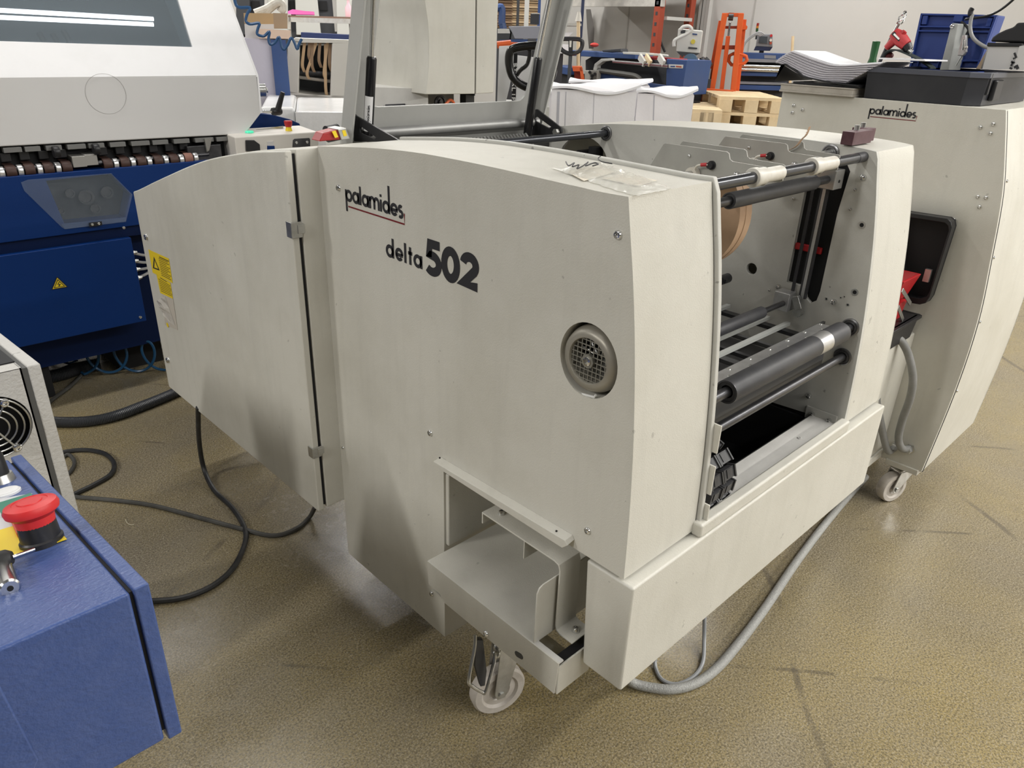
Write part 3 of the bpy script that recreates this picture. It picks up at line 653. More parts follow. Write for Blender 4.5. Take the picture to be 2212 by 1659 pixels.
# hood lip of the cut-out and the compartment behind it
MB().prism([(X0, y, z) for y, z in ((1.093, .662), (1.093, .652), (.712, .652), (.700, .664), (.706, .672))], (-.020, 0, -.004)).build('hood_lip', beige, MC, bevel=.001)
for y in (1.08, .735):
    MB().cyl((X0 - .012, y, .6685), (X0 - .012, y, .6705), .002, n=10).build('lip_hole', black_m, MC)
MB().box(1.085, 1.097, .67, 1.50, .35, .645).build('compartment_back', beige, MC)
MB().box(.872, 1.2, 1.070, 1.082, .43, .622).build('compartment_wall', beige, MC, bevel=.003)
def caster(c, axis_deg, r, label, par=None, brake=True, wid=.034, plate_z=None):
    """swivel caster; c = ground point, axis_deg = heading of the visible wheel face"""
    t = thing('swivel_caster', label, 'caster', (c.x, c.y, 0), 'swivel casters under the machines') if par is None else par
    a = math.radians(axis_deg); ax = V((math.cos(a), math.sin(a), 0)); tr = V((-ax.y, ax.x, 0)); o = V((c.x, c.y, r))
    wh = MB().lathe(o - ax * wid / 2, ax, [(0, .008), (r * .34, .008), (r * .40, .004), (r * .62, .006), (r * .70, .0), (r * .93, .0), (r, .006), (r, wid - .006), (r * .93, wid), (r * .70, wid), (r * .62, wid - .006), (r * .40, wid - .004), (r * .34, wid - .008), (0, wid - .008)], 40).build('wheel', mat('white_polyamide', (.58, .54, .49), .5, dirt=(.36, .32, .27), dirt_scale=16, dirt_amt=.7), t)
    pz = plate_z or r * 2 + .035
    off = -tr * .035
    for sgn in (-1, 1):
        e = o + ax * sgn * (wid / 2 + .004)
        top_c = V((c.x, c.y, pz - .012)) + ax * sgn * (wid / 2 + .004) - off
        P = [e + V((0, 0, -.014)) - tr * .010, e + V((0, 0, -.014)) + tr * .010, e + V((0, 0, .004)) + tr * .017, top_c + tr * .035, top_c - tr * .035, e + V((0, 0, .004)) - tr * .017]
        MB().prism(P, ax * .0035 * sgn).build('fork_leg', zinc, t, bevel=.001)
    MB().cyl(o - ax * (wid / 2 + .012), o + ax * (wid / 2 + .012), .0085, n=6).build('axle_bolt', zinc, t)
    MB().obox(V((c.x, c.y, pz - .010)) - off, (wid + .012, .075, .006), Matrix.Rotation(a, 3, 'Z')).cyl(V((c.x, c.y, pz - .01)) - off, V((c.x, c.y, pz + .02)) - off, .026).build('swivel_head', zinc, t, bevel=.001)
    MB().obox(V((c.x, c.y, pz + .024)) - off, (.10, .10, .008), Matrix.Rotation(a, 3, 'Z')).build('mount_plate', zinc, t, bevel=.001)
    return t
cg = at(1072, 1541, z=0)
cs = caster(cg + V((.012, .012, 0)), -108, .069, 'white wheeled swivel caster with wire brake loop under the front tray', plate_z=.30)
# brake pedal and loop
q = lambda px, py, y: at(px, py, y=y)
yb = cg.y - .035
MB().tube(spline([q(1026, 1372, yb + .03), q(1025, 1400, yb + .02), q(1013, 1468, yb), q(1020, 1482, yb), q(1040, 1494, yb - .005), q(1050, 1492, yb - .01), q(1067, 1430, yb + .0), q(1068, 1412, yb + .01)], 6), .0042, n=10).build('brake_loop', zinc, cs)
MB().prism([q(1028, 1383, yb + .03), q(1044, 1383, yb + .03), q(1052, 1450, yb + .01), q(1048, 1482, yb + .0), q(1038, 1484, yb + .0), q(1026, 1440, yb + .01)], (.004, .012, 0)).build('brake_pedal', black, cs, bevel=.002)
MB().ball(q(1072, 1413, yb + .02), .011, (1, 1, .9)).ball(q(1074, 1398, yb + .03), .010).build('brake_pivot', zinc, cs)

# ---------------------------------------------------------------- small things lying on the covers
# plastic bag with a written slip, on the left housing
bagm = mat('clear_crinkled_film', (.80, .79, .72), .25, alpha=.55, bump=.9, bump_scale=55, coat=.3)
zt = lambda y: 1.296 if y < .7 else max(1.28, 1.30)
import bisect
so = side_outline()
def topz(y):
    best = min(range(len(so) - 1), key=lambda i: 0 if min(so[i][0], so[i + 1][0]) <= y <= max(so[i][0], so[i + 1][0]) else 1 + abs(so[i][0] - y))
    (ya, za), (yb_, zb) = so[best], so[best + 1]
    return za + (zb - za) * ((y - ya) / (yb_ - ya) if yb_ != ya else 0)
bag = thing('plastic_bag', 'crumpled clear plastic bag holding written slips on the left curved cover', 'bag', (1.0, .82, 1.305))
c4 = [at(px, py, z=1.306) for px, py in ((1192, 352), (1292, 340), (1455, 393), (1378, 409))]
NX_, NY_ = 22, 12; vs = []; rnd = random.Random(3)
for j in range(NY_ + 1):
    for i in range(NX_ + 1):
        u, v = i / NX_, j / NY_
        p = (c4[0] * (1 - u) + c4[3] * u) * (1 - v) + (c4[1] * (1 - u) + c4[2] * u) * v
        edge = min(u, 1 - u, v, 1 - v); h = .0015 + min(edge * 6, 1) * (.0035 + .009 * rnd.random() * (1 - u * .5))
        p = V((p.x + .006 * (rnd.random() - .5), p.y + .006 * (rnd.random() - .5), 0)); p.z = topz(p.y) + h
        vs.append(p)
fs = [(j * (NX_ + 1) + i, j * (NX_ + 1) + i + 1, (j + 1) * (NX_ + 1) + i + 1, (j + 1) * (NX_ + 1) + i) for j in range(NY_) for i in range(NX_)]
bo = MB()._add(vs, fs).build('film', bagm, bag, smooth=60)
slip = mat('written_slip', (.72, .66, .55), .7)
for q4 in (((1225, 362), (1290, 348), (1330, 362), (1262, 380)), ((1300, 375), (1345, 366), (1420, 378), (1380, 390))):
    P = [at(px, py, z=1.304) for px, py in q4]
    MB().prism([V((a.x, a.y, topz(a.y) + .0018)) for a in P], (0, 0, .0006)).build('slip', slip, bag)
scr = spline([at(px, py, z=1.307) for px, py in ((1222, 356), (1228, 364), (1240, 358), (1236, 366), (1250, 362), (1246, 370), (1262, 362), (1270, 356), (1264, 364), (1282, 358), (1292, 360), (1280, 364))], 5)
MB().tube([V((a.x, a.y, topz(a.y) + .0165)) for a in scr], .0011, n=5).build('pen_writing', ink, bag)
scr2 = spline([at(px, py, z=1.307) for px, py in ((1297, 341), (1292, 346), (1300, 352), (1322, 356))], 5)
MB().tube([V((a.x, a.y, topz(a.y) + .014)) for a in scr2], .0010, n=5).build('pen_writing', ink, bag)
# maroon blocks on the right housing
KB = at(1840, 315, z=1.3015); kdx = at(1880, 312, y=KB.y).x - KB.x; kdy = at(1816, 311.5, z=1.3015).y - KB.y
for x0_, x1_, y0_, y1_, lab in ((KB.x, KB.x + kdx, KB.y, KB.y + kdy, 'larger maroon plastic block with a steel bolt on top, in front on the right cover'), (KB.x + kdx + .006, KB.x + kdx + .050, KB.y + .014, KB.y + .052, 'smaller maroon plastic block with a steel bolt, behind the larger block')):
    t = thing('plastic_block', lab, 'block', (x0_, y0_, 1.3015), 'maroon blocks on the right cover')
    MB().box(x0_, x1_, y0_, y1_, 1.3015, 1.330).build('block', maroon, t, bevel=.0012)
    cc = V(((x0_ + x1_) / 2, (y0_ + y1_) / 2 + .004, 1.330)); MB().cyl(cc, cc + V((0, 0, .011)), .0062, n=12).build('bolt', zinc, t)
# ================================================================ right machine (curved cabinet on casters)
X4, X5, ZT4 = 2.58, 3.14, 1.352
RM = thing('curved_feeder_machine', 'beige curved cabinet on casters at the right, bearing the same logo and stacked with papers', 'machine', (2.85, 1.0, 0))
edge4 = [at(px, py, x=X4) for px, py in ((2175, 232), (2172, 300), (2165, 420), (2140, 560), (2110, 700), (2060, 850), (1990, 1020))]
c4e = [(p.y, p.z) for p in edge4]; c4e[0] = (c4e[0][0], ZT4); zb4 = c4e[-1][1]
c4s = [(p.x, p.y) for p in spline([V((a, b, 0)) for a, b in c4e], 5)]
y4l = at(1690, 200, x=X4).y
poly4 = [(y4l, ZT4)] + c4s + [(y4l, zb4 - .01)]
MB().prism([(X4, y, z) for y, z in poly4], (.012, 0, 0)).build('side_panel', beige, RM, bevel=.002)
MB().prism([(X4 + .012, y - (.0008 if i < len(poly4) - 1 and i > 0 else 0), z - .004) for i, (y, z) in enumerate(poly4)], (.006, 0, 0)).build('panel_gap', darkgap, RM)
skin = [(y + .0, z) for y, z in c4s]; skin_i = [(y + .006, z) for y, z in c4s]
MB().prism([(X4 + .018, y, z) for y, z in skin + skin_i[::-1]], (X5 - X4 - .018, 0, 0)).build('curved_front', beige, RM, bevel=.001)
MB().box(X4 + .015, X5, c4s[0][0], y4l, ZT4 - .008, ZT4 - .001).build('top_sheet', beige, RM, bevel=.001)
MB().prism([(X5 - .01, y, z) for y, z in poly4], (.01, 0, 0)).build('side_panel', beige, RM)
for px, py in ((1715, 228), (1712, 243), (1734, 237), (2118, 275), (2146, 268), (2140, 288), (2112, 425), (2130, 427), (2116, 447), (2062, 475)):
    inst(SCR, 'screw', on(at(px, py, x=X4), (-1, 0, 0), 1.0), RM)
for i in (9, 15, 20, 25):
    y, z = c4s[i]; inst(SCR, 'screw', on((X4 + .03, y, z), (0, -1, 0), .8), RM)
la, lb = at(1876, 250, x=X4), at(1981, 256, x=X4)
logo(RM, (X4, la.y, at(1880, 246, x=X4).z), la.y - lb.y, EY, EZ, NX)
# lower base rail and junction box in front of the panel
rb = at(1912, 1000, x=X4)
MB().box(X4 - .006, X4 + .10, at(1990, 1022, x=X4).y + .01, rb.y, zb4 - .018, zb4 + .003).build('base_rail', beige, RM, bevel=.002)
jy = at(1978, 718, x=X4).y; jz0, jz1 = .205, .648
MB().box(2.20, X4, jy, jy + .35, jz0, jz1).build('junction_box', beige, RM, bevel=.006)
MB().box(2.20, X4, jy - .004, jy + .35, jz0 - .035, jz0 + .0).build('junction_skirt', beige, RM, bevel=.003)
# cable glands with hose
hose = mat('grey_rubber_hose', (.20, .20, .19), .5, dirt=(.3, .3, .29), dirt_scale=20, dirt_amt=.5)
gl_m = MB().lathe((0, 0, 0), (0, 0, 1), [(0, 0), (.021, 0), (.021, .008), (.016, .010), (.016, .022), (.012, .026), (.012, .034), (0, .034)], 6).mesh('cable_gland', zinc, 30)
ga = at(1966, 969, x=X4)
inst(gl_m, 'cable_gland', on(ga, (-1, 0, 0), .85), RM)
gb = at(1935, 963, x=X4); inst(gl_m, 'cable_gland', on(gb, (-1, 0, 0), .8), RM)
hp = [at(1926, 730, x=2.40), at(1945, 735, x=2.42), at(1962, 765, x=2.44), at(1972, 815, x=2.45), at(1966, 860, x=2.46), at(1950, 905, x=2.48), at(1941, 945, x=2.50), at(1948, 968, x=2.53), ga]
hs = MB().tube(spline(hp, 8), .0125, n=12).build('cable_hose', hose); tag(hs, 'thick grey hose looping down into a gland on the right cabinet', 'hose')
hp2 = [at(1894, 860, x=2.40), at(1896, 880, x=2.42), at(1915, 968, x=2.50), at(1928, 970, x=2.55), gb]
hs = MB().tube(spline(hp2, 8), .012, n=12).build('cable_hose', hose); tag(hs, 'short grey hose end entering the lower gland beside the front beam', 'hose')
cw = at(1920, 1083, z=0); caster(cw + V((.01, .01, 0)), -112, .057, 'plain white wheeled swivel caster under the right cabinet', plate_z=.14, wid=.036)
cw2 = V((2.75, 1.25, 0))
bk2 = thing('floor_box', 'black box with faint white print on the floor behind the right caster', 'box', (2.7, .93, 0))
MB().box(2.72, 2.98, .82, 1.15, .006, .19).build('box_body', black_m, bk2, bevel=.004)
MB().box(2.70, 3.0, .80, 1.17, 0, .006).build('white_base', white_n, bk2)
# tool box with open lid and red trays, standing on the junction box
TB = thing('tool_box', 'open black plastic tool box with red cantilever trays between the machines', 'tool box', (2.45, .72, .65))
ly = at(1984, 682, x=2.52)
topz_t = ly.z
b0 = [(2.20, .70), (2.50, .70), (2.50, .93), (2.20, .93)]
bt = [(2.17, ly.y), (2.53, ly.y), (2.53, .97), (2.17, .97)]
MB().hexa([(x, y, .652) for x, y in b0] + [(x, y, topz_t) for x, y in bt]).build('box_shell', black, TB, bevel=.004)
MB().box(2.165, 2.54, ly.y - .006, ly.y + .012, topz_t - .012, topz_t).box(2.53, 2.545, ly.y, .97, topz_t - .012, topz_t).build('box_rim', black, TB, bevel=.003)
lidp = [at(px, py, x=2.53) for px, py in ((1940, 452), (1962, 458), (2002, 464), (2050, 471), (2058, 478), (2060, 490), (2012, 640), (2003, 653), (1990, 656), (1955, 650))]
ld = MB().prism([(2.545, p.y, p.z) for p in lidp], (.012, 0, 0)).build('lid', black_m, TB)
def rimp(s):
    c = sum(lidp, V((0, 0, 0))) / len(lidp); return [c + (p - c) * s for p in lidp]
MB().prism([(2.515, p.y, p.z) for p in lidp], (.032, 0, 0), [[(2.515, p.y, p.z) for p in rimp(.88)]]).build('lid_rim', black, TB, bevel=.004)
p = at(2006, 592, x=2.53); MB().box(2.505, 2.518, p.y - .012, p.y + .006, p.z - .02, p.z + .02).build('lid_catch', zinc, ld)
def traybox(pts, x, d, name, k):
    P = [at(px, py, x=x) for px, py in pts]
    o = MB().prism([(x, p.y, p.z) for p in P], (-d, 0, 0)).build(name, red, TB, bevel=.002); return o
r1 = MB().hexa([(2.36, .735, .79), (2.47, .735, .79), (2.47, .93, .79), (2.36, .93, .79), (2.35, .715, .865), (2.49, .715, .865), (2.49, .95, .865), (2.35, .95, .865)]).build('red_tray', red, TB, bevel=.002)
MB().box(2.36, 2.48, .722, .94, .858, .8655).build('hollow_shade', mat('red_hollow_shade', (.25, .012, .012), .8), r1)  # flat darker red sheet; shade of the hollow put into colour
MB().hexa([(2.34, .735, .70), (2.45, .735, .70), (2.45, .93, .70), (2.34, .93, .70), (2.33, .725, .785), (2.46, .725, .785), (2.46, .94, .785), (2.33, .94, .785)]).build('red_tray', red, TB, bevel=.002)
for (a, b) in (((1950, 628), (1966, 655)), ((1941, 665), (1950, 690))):
    A_, B_ = at(*a, y=.712), at(*b, y=.712); d = (B_ - A_)
    MB().obox((A_ + B_) / 2, (.014, .003, d.length + .012), frame(d, (0, 1, 0))).build('tray_link', zinc, TB, bevel=.001)

# ---------------------------------------------------------------- things on top of the right cabinet
ZR = ZT4 + .001
bn = thing('plastic_bin', 'shallow black plastic bin with grey rim on top of the right cabinet', 'bin', (2.85, .9, ZR))
bx0, bx1, by0, by1, bh = 2.595, 3.10, .728, 1.056, .092
binm = mat('black_bin_plastic', (.020, .021, .026), .42, dirt=(.045, .045, .05), dirt_scale=7, dirt_amt=.5)
o_ = [(bx0 + .05, by0), (bx1, by0), (bx1, by1), (bx0, by1), (bx0, by0 + .04)]
def loft(mb, lo, z0, hi, z1):
    n = len(lo); mb._add([(x, y, z0) for x, y in lo] + [(x, y, z1) for x, y in hi], [(i, (i + 1) % n, n + (i + 1) % n, n + i) for i in range(n)])
cxb, cyb = (bx0 + bx1) / 2, (by0 + by1) / 2
sc_ = lambda k: [(cxb + (x - cxb) * k, cyb + (y - cyb) * (1 + (k - 1) * 1.5)) for x, y in o_]
mbn = MB(); loft(mbn, sc_(1), ZR, sc_(1.02), ZR + bh); loft(mbn, sc_(1.0), ZR + bh, sc_(.98), ZR + .006); mbn._add([(x, y, ZR) for x, y in sc_(1)], [(4, 3, 2, 1, 0)]); mbn._add([(x, y, ZR + .006) for x, y in sc_(.98)], [(0, 1, 2, 3, 4)])
mbn.build('bin_body', binm, bn)
MB().prism([(x, y, ZR + bh - .016) for x, y in sc_(1.03)], (0, 0, .016), [[(x, y, ZR + bh - .016) for x, y in sc_(1.0)]]).build('bin_rim', mat('grey_bin_rim', (.075, .08, .10), .35), bn, bevel=.002)
MB().box(2.69, 2.76, by0 - .016, by0 + .0, ZR + .012, ZR + bh - .02).build('bin_catch', black, bn, bevel=.006)
MB().box(2.65, 2.665, by0 - .008, by0 + .01, ZR + .03, ZR + bh).build('bin_catch', black, bn, bevel=.004)
# fanned paper stack on a black binder over ledgers
paper = mat('white_paper', (.86, .86, .88), .75); paper_e = mat('paper_edge', (.68, .66, .70), .8)
ZL = ZT4 + .001
lg = MB().box(2.56, 2.86, 1.08, 1.335, ZL, ZL + .006).box(2.562, 2.858, 1.082, 1.333, ZL + .006, ZL + .022).box(2.56, 2.86, 1.08, 1.335, ZL + .022, ZL + .026).build('ledger', mat('worn_ledger', (.42, .39, .34), .6, dirt=(.25, .22, .18), dirt_scale=20, dirt_amt=.5), None, bevel=.001)
tag(lg, 'thin worn ledger lying flat under the black binder', 'book')
bd = thing('ring_binder', 'black bent binder cover lying under the fanned paper stack', 'binder', (2.7, 1.2, ZL + .027))
bpth = [(1.362, ZL + .035), (1.350, ZL + .086), (1.335, ZL + .088), (1.26, ZL + .052), (1.16, ZL + .040), (1.07, ZL + .036)]
MB().prism([(2.57, y, z) for y, z in bpth] + [(2.57, y + .000, z - .004) for y, z in bpth[::-1]], (.28, 0, 0)).build('cover', black, bd, bevel=.001)
MB().box(2.58, 2.85, 1.07, 1.30, ZL + .027, ZL + .034).build('cover_back', black, bd, bevel=.001)
st = thing('paper_stack', 'fanned stack of white paper sheets bent upwards on the binder', 'paper', (2.72, 1.2, ZL + .05))
for k in range(26):
    t = k / 25; zz = ZL + .040 + t * .052
    yl, yr = 1.378 - .055 * t ** 1.6, 1.120 - .105 * t
    pts = [(yl, zz + .050 - .012 * t), (yl - .025, zz + .046 - .014 * t), (yl - .10, zz + .016 - .003 * t), (yl - .17, zz + .002), (yr + .03, zz + .003 + .010 * t), (yr, zz + .002 + .014 * t)]
    pp = [(p_.x, p_.y) for p_ in spline([V((a, b, 0)) for a, b in pts], 4)]
    sh = MB().prism([(2.585 + .004 * math.sin(k * 2.1), y, z) for y, z in pp] + [(2.585 + .004 * math.sin(k * 2.1), y, z - .0019) for y, z in pp[::-1]], (.25 - .01 * t, 0, 0))
    sh.build('sheet', paper if k > 23 else paper_e, st, smooth=30)
flp = MB().box(2.60, 2.80, .90, 1.04, ZL + .115, ZL + .119).build('loose_sheet', paper, st)
flp.rotation_euler = (0, 0, 0)
# green bottle, file with chrome head, red heat gun, belt
gz_ = at(1890, 88, x=2.78)
gb_ = MB().lathe((2.78, gz_.y - .006, ZR + .01), (0, 0, 1), [(0, 0), (.016, 0), (.017, .07), (.016, .085), (.011, .105), (.0125, gz_.z - ZR - .012), (0, gz_.z - ZR - .01)], 16).build('green_bottle', mat('green_plastic', (.012, .075, .02), .4)); tag(gb_, 'narrow dark green plastic bottle beside the red heat gun', 'bottle')
fb_ = thing('long_file', 'long dark steel tool with twisted bright tip leaning out of the bin', 'tool', (2.70, .95, ZR + .01))
fa, fe, ft = at(1893, 150, x=2.70), at(1928, 75, x=2.70), at(1957, 24, x=2.70)
MB().cyl(fa - (fe - fa) * .5, fe, .006, .005).build('tool_shank', steel, fb_)
hd = (ft - fe); 
MB().cyl(fe, fe + hd * .5, .0045).build('tool_neck', chrome, fb_)
tw = MB()
for k in range(3):
    pts = []
    for i in range(17):
        a = i / 16 * 4.2 + k * 2.09; r = .0075 * math.sin(PI * min(1, .15 + i / 16 * .85)) + .002
        R = frame(hd); pts.append(fe + hd * (.45 + .55 * i / 16) + R @ V((r * math.cos(a), r * math.sin(a), 0)))
    tw.tube(pts, .0022, n=6)
tw.build('twisted_tip', chrome, fb_)
hg = thing('heat_gun', 'red pistol shaped heat gun with black collar resting in the bin', 'heat gun', (2.68, .88, ZR + .05))
h0, h1, h2, h3 = at(1931, 71, x=2.68), at(1958, 98, x=2.68), at(1963, 108, x=2.68), at(1969, 113, x=2.68)
hr = mat('red_gun_plastic', (.48, .045, .05), .45)
MB().lathe(h0, h1 - h0, [(0, -.004), (.016, 0), (.021, .015), (.021, (h1 - h0).length * .6), (.017, (h1 - h0).length), (0, (h1 - h0).length)], 20).build('gun_body', hr, hg)
hh0, hh1 = at(1934, 85, x=2.68), at(1915, 104, x=2.68)
MB().lathe(hh0, hh1 - hh0, [(0, 0), (.015, 0), (.012, .02), (.011, (hh1 - hh0).length * .8), (.010, (hh1 - hh0).length), (0, (hh1 - hh0).length + .004)], 16).build('gun_handle', hr, hg)
MB().cyl(h1, h2, .015, .013).build('gun_collar', black, hg); MB().cyl(h2, h3, .008).build('gun_nozzle', zinc, hg)
MB().lathe(at(1947, 76, x=2.675), (h1 - h0).cross(V((1, 0, 0))), [(0, 0), (.010, 0), (.008, .014), (0, .015)], 14).build('gun_trigger', red, hg)
n_ = (CAM - h0).normalized(); mid = h0.lerp(h1, .25); dd = (h1 - h0).normalized(); e2 = n_.cross(dd).normalized()
MB().obox(mid + n_ * .0195 - e2 * .002, (.036, .011, .004), Matrix((dd, e2, dd.cross(e2))).transposed()).build('gun_badge', black, hg, bevel=.002)
MB().obox(mid + n_ * .0215 - e2 * .002, (.024, .005, .001), Matrix((dd, e2, dd.cross(e2))).transposed()).build('badge_print', zinc, hg)
bp_ = spline([at(px, py, x=2.66) for px, py in ((1902, 124), (1914, 110), (1930, 106), (1950, 112), (1976, 124), (1996, 136), (2010, 146))], 5)
bm_ = MB()
for a, b in zip(bp_, bp_[1:]): bm_.hexa([a, a + V((.05, 0, 0)), a + V((.05, 0, -.004)), a + V((0, 0, -.004)), b, b + V((.05, 0, 0)), b + V((.05, 0, -.004)), b + V((0, 0, -.004))])
be = bm_.build('curled_belt', mat('dark_green_belt', (.02, .03, .03), .5)); tag(be, 'wide dark green belt curling out of the black bin', 'belt')
rg = MB().ball(at(1921, 120, x=2.70), .013, (1.2, 1, .8)).build('small_red_knob', mat('dark_red_knob', (.16, .03, .03), .5)); tag(rg, 'small dark red plastic knob lying under the curled belt', 'ball')  # a red knob, modelled as a squashed ball
# grey post with lever device behind the bin, cardboard box with soft black case
pst = thing('stapler_post', 'leaning grey steel post with lever and cable behind the black bin', 'post', (3.0, .9, ZR))
xq = 2.96
pq = [at(px, py, x=xq) for px, py in ((2054, 50), (2078, 53), (2046, 147), (2030, 146))]
MB().prism([at(px, py, x=xq) for px, py in ((2055, 50), (2070, 51), (2048, 152), (2029, 152))], (.06, -.02, 0)).build('post_tube', grey_l, pst, bevel=.003)
MB().prism([at(px, py, x=xq - .02) for px, py in ((2078, 76), (2087, 75), (2086, 112), (2080, 121), (2068, 120))], (.02, 0, 0)).build('lever_plate', zinc, pst, bevel=.002)
MB().tube([at(px, py, x=xq - .03) for px, py in ((2082, 85), (2081, 95), (2079, 108))], .003).build('lever_rod', chrome, pst)
MB().tube([at(2084, 103, x=xq - .03), at(2090, 102, x=xq - .03)], .004).build('lever_pin', white_n, pst)
MB().tube(spline([at(px, py, x=xq) for px, py in ((2085, 115), (2075, 125), (2065, 142))], 5), .0018).build('pull_wire', zinc, pst)
inst(SCR, 'screw', on(at(2057, 57, x=xq), (-1, 0, 0), 1.2), pst)
MB().tube(spline([at(px, py, x=xq + .03) for px, py in ((2076, 47), (2086, 55), (2092, 65), (2088, 75), (2094, 80), (2097, 72))], 5), .004).build('black_cable', black, pst)
lv = thing('curved_lever', 'curved grey lever arm with black grip rising beside the post', 'lever', (2.9, .8, ZR))
MB().tube(spline([at(px, py, x=2.90) for px, py in ((2101, 30), (2097, 45), (2096, 62), (2100, 78), (2110, 90), (2128, 101), (2150, 108))], 6), .0055, n=10).build('lever_arm', mat('grey_sleeve', (.3, .3, .29), .45), lv)
MB().tube(spline([at(px, py, x=2.90) for px, py in ((2101, 17), (2097, 24), (2096, 34))], 4), [.004] + [.008] * 7 + [.006], n=10).build('lever_grip', black, lv)
cb = thing('cardboard_box', 'open white printed cardboard box at the right edge behind the bin', 'box', (2.9, .6, ZR))
wb = mat('white_card', (.62, .61, .60), .6); card = mat('brown_card', (.36, .27, .18), .7)
MB().prism([at(px, py, x=2.80) for px, py in ((2134, 100), (2202, 100), (2186, 150), (2118, 150))], (.25, 0, 0)).build('box_body', wb, cb)
MB().prism([at(px, py, x=2.795) for px, py in ((2202, 100), (2240, 92), (2240, 152), (2186, 152))], (.2, 0, 0)).build('box_side', wb, cb)
MB().prism([at(px, py, x=2.80) for px, py in ((2136, 101), (2122, 149), (2108, 149))], (.01, 0, 0)).build('box_flap', card, cb)
fx = lambda px, py: at(px, py, x=2.7935)
tx = MB()
for w_, seg in ((.007, ((2191, 114), (2195, 124), (2188, 127))), (.007, ((2184, 133), (2192, 136))), (.007, ((2188, 134), (2184, 143))), (.007, ((2181, 146), (2186, 149))), (.009, ((2190, 146), (2196, 143), (2199, 149)))):
    P_ = [fx(*q_) for q_ in seg]; o0 = P_[0]
    stroke(tx, [(-(p_.y - o0.y), p_.z - o0.z) for p_ in P_], w_ * .8, lambda u, v, o0=o0: V((o0.x, o0.y - u, o0.z + v)))
tx.build('box_print', ink, cb, smooth=0)
cs_ = thing('black_case', 'padded black bag slumped over the rim of the white box', 'bag', (2.85, .65, 1.43))
MB().prism([at(px, py, x=2.80) for px, py in ((2138, 90), (2144, 80), (2155, 72), (2172, 64), (2190, 58), (2196, 49), (2230, 48), (2230, 92))], (.20, 0, 0)).build('bag_body', mat('black_fabric', (.02, .02, .022), .65), cs_, bevel=.012, seg=3)
MB().prism([at(px, py, x=2.795) for px, py in ((2133, 92), (2208, 93), (2206, 101), (2131, 100))], (.22, 0, 0)).build('bag_strap', black, cs_, bevel=.002)
cbl = MB().tube(spline([at(px, py, x=2.97) for px, py in ((2085, 44), (2090, 41), (2130, 35), (2160, 22), (2188, 0), (2200, -14))], 6), .004, n=8).build('hanging_cable', black); tag(cbl, 'thin black cable hanging from above over the blue crate', 'cable')
# blue crate standing upright against something further back
cr = thing('blue_crate', 'blue plastic crate stood on its side at the back of the right cabinet', 'crate', (3.05, 1.0, ZT4))
xc = 3.03; blu = mat('crate_blue', (.018, .045, .22), .45, dirt=(.03, .07, .28), dirt_scale=5, dirt_amt=.5)
cf = [at(px, py, x=xc) for px, py in ((1992, 29), (2157, 33), (2115, 147), (1966, 147))]
MB().prism(cf, (.08, 0, 0)).build('crate_floor', blu, cr, bevel=.004)
MB().box(xc, xc + .08, cf[2].y, cf[3].y, ZT4, cf[3].z).build('crate_side', blu, cr)
def crp(u, v): return (cf[0].lerp(cf[1], u)).lerp(cf[3].lerp(cf[2], u), v)
for (u0, u1, v0, v1) in ((0, 1, 0, .035), (0, .03, 0, 1), (.97, 1, 0, 1), (0, 1, .22, .25), (0, 1, .30, .33), (.04, .11, .04, .2), (.46, .58, .02, .14), (.90, .96, .06, .22), (0, 1, .84, .88), (.12, .13, .86, 1), (.42, .43, .86, 1), (.75, .76, .86, 1)):
    MB().prism([crp(u0, v0), crp(u1, v0), crp(u1, v1), crp(u0, v1)], (-.015, 0, 0)).build('crate_rib', blu, cr, bevel=.002)
# ================================================================ left machine: white hood over blue body, front along X
YB = 3.35
hoodw = mat('white_gloss_hood', (.86, .86, .87), .35, dirt=(.78, .78, .78), dirt_scale=6, dirt_amt=.5, rvar=.1)
hoodg = mat('light_grey_hood', (.68, .675, .67), .42)
blue = mat('deep_blue_paint', (.0018, .026, .135), .42, bump=.15, bump_scale=350, spec=.25)
blue_d = mat('blue_recess_shade', (.0015, .010, .05), .5, spec=.2)  # darker copy of the blue; recess shade put into the colour
LM = thing('folding_machine', 'large machine with white windowed hood over a deep blue body at the left', 'machine', (.9, 3.9, 0))
hb = at(558, 163, y=YB); xh = hb.x; zh = hb.z; htop = at(497, 0, x=xh)
def hd_(px, py): return at(px, py, y=YB)
hood_front = [(-.6, zh + .012), (xh, zh), (at(562, 245, y=YB).x + .005, at(562, 245, y=YB).z), (at(530, 290, y=YB).x, at(530, 290, y=YB).z), (-.6, at(0, 315, y=YB).z + .008)]
MB().prism([(x, YB, z) for x, z in hood_front], (0, .9, 0)).build('hood_skirt', hoodg, LM, bevel=.006)
# slanted white upper part: a plane rising backwards; its right end is cut
slope = (htop.z - zh) / (htop.y - YB)
up = 1.0
sl = lambda x, t: V((x, YB + t, zh + .0005 + slope * t))
n_sl = V((0, -slope, 1)).normalized()
def on_slant(px, py):
    d = at(px, py, y=1) - CAM
    # plane: z - zh - slope*(y-YB) = 0
    k = (zh - HC - slope * YB) / (d.z - slope * d.y); return CAM + d * k
win = [on_slant(px, py) for px, py in ((-70, 86), (416, 101), (385, 0), (350, -110), (-70, -110))]
win = [win[0]] + [win[1], win[2], win[3], win[4]]
tt_ = .62
outerh = [sl(-.6, 0), sl(xh, 0), sl(xh + .0, tt_), sl(-.6, tt_)]
hole_in = [p_ for p_ in win]
MB().prism(outerh, n_sl * -.02, [hole_in]).build('hood_top', hoodw, LM, bevel=.002)
glass = mat('tinted_window', (.19, .225, .25), .06, trans=.0, alpha=.5, spec=.6, coat=.3)
wn = MB().prism([p_ - n_sl * .012 for p_ in win], n_sl * .004).build('hood_window', glass, LM)
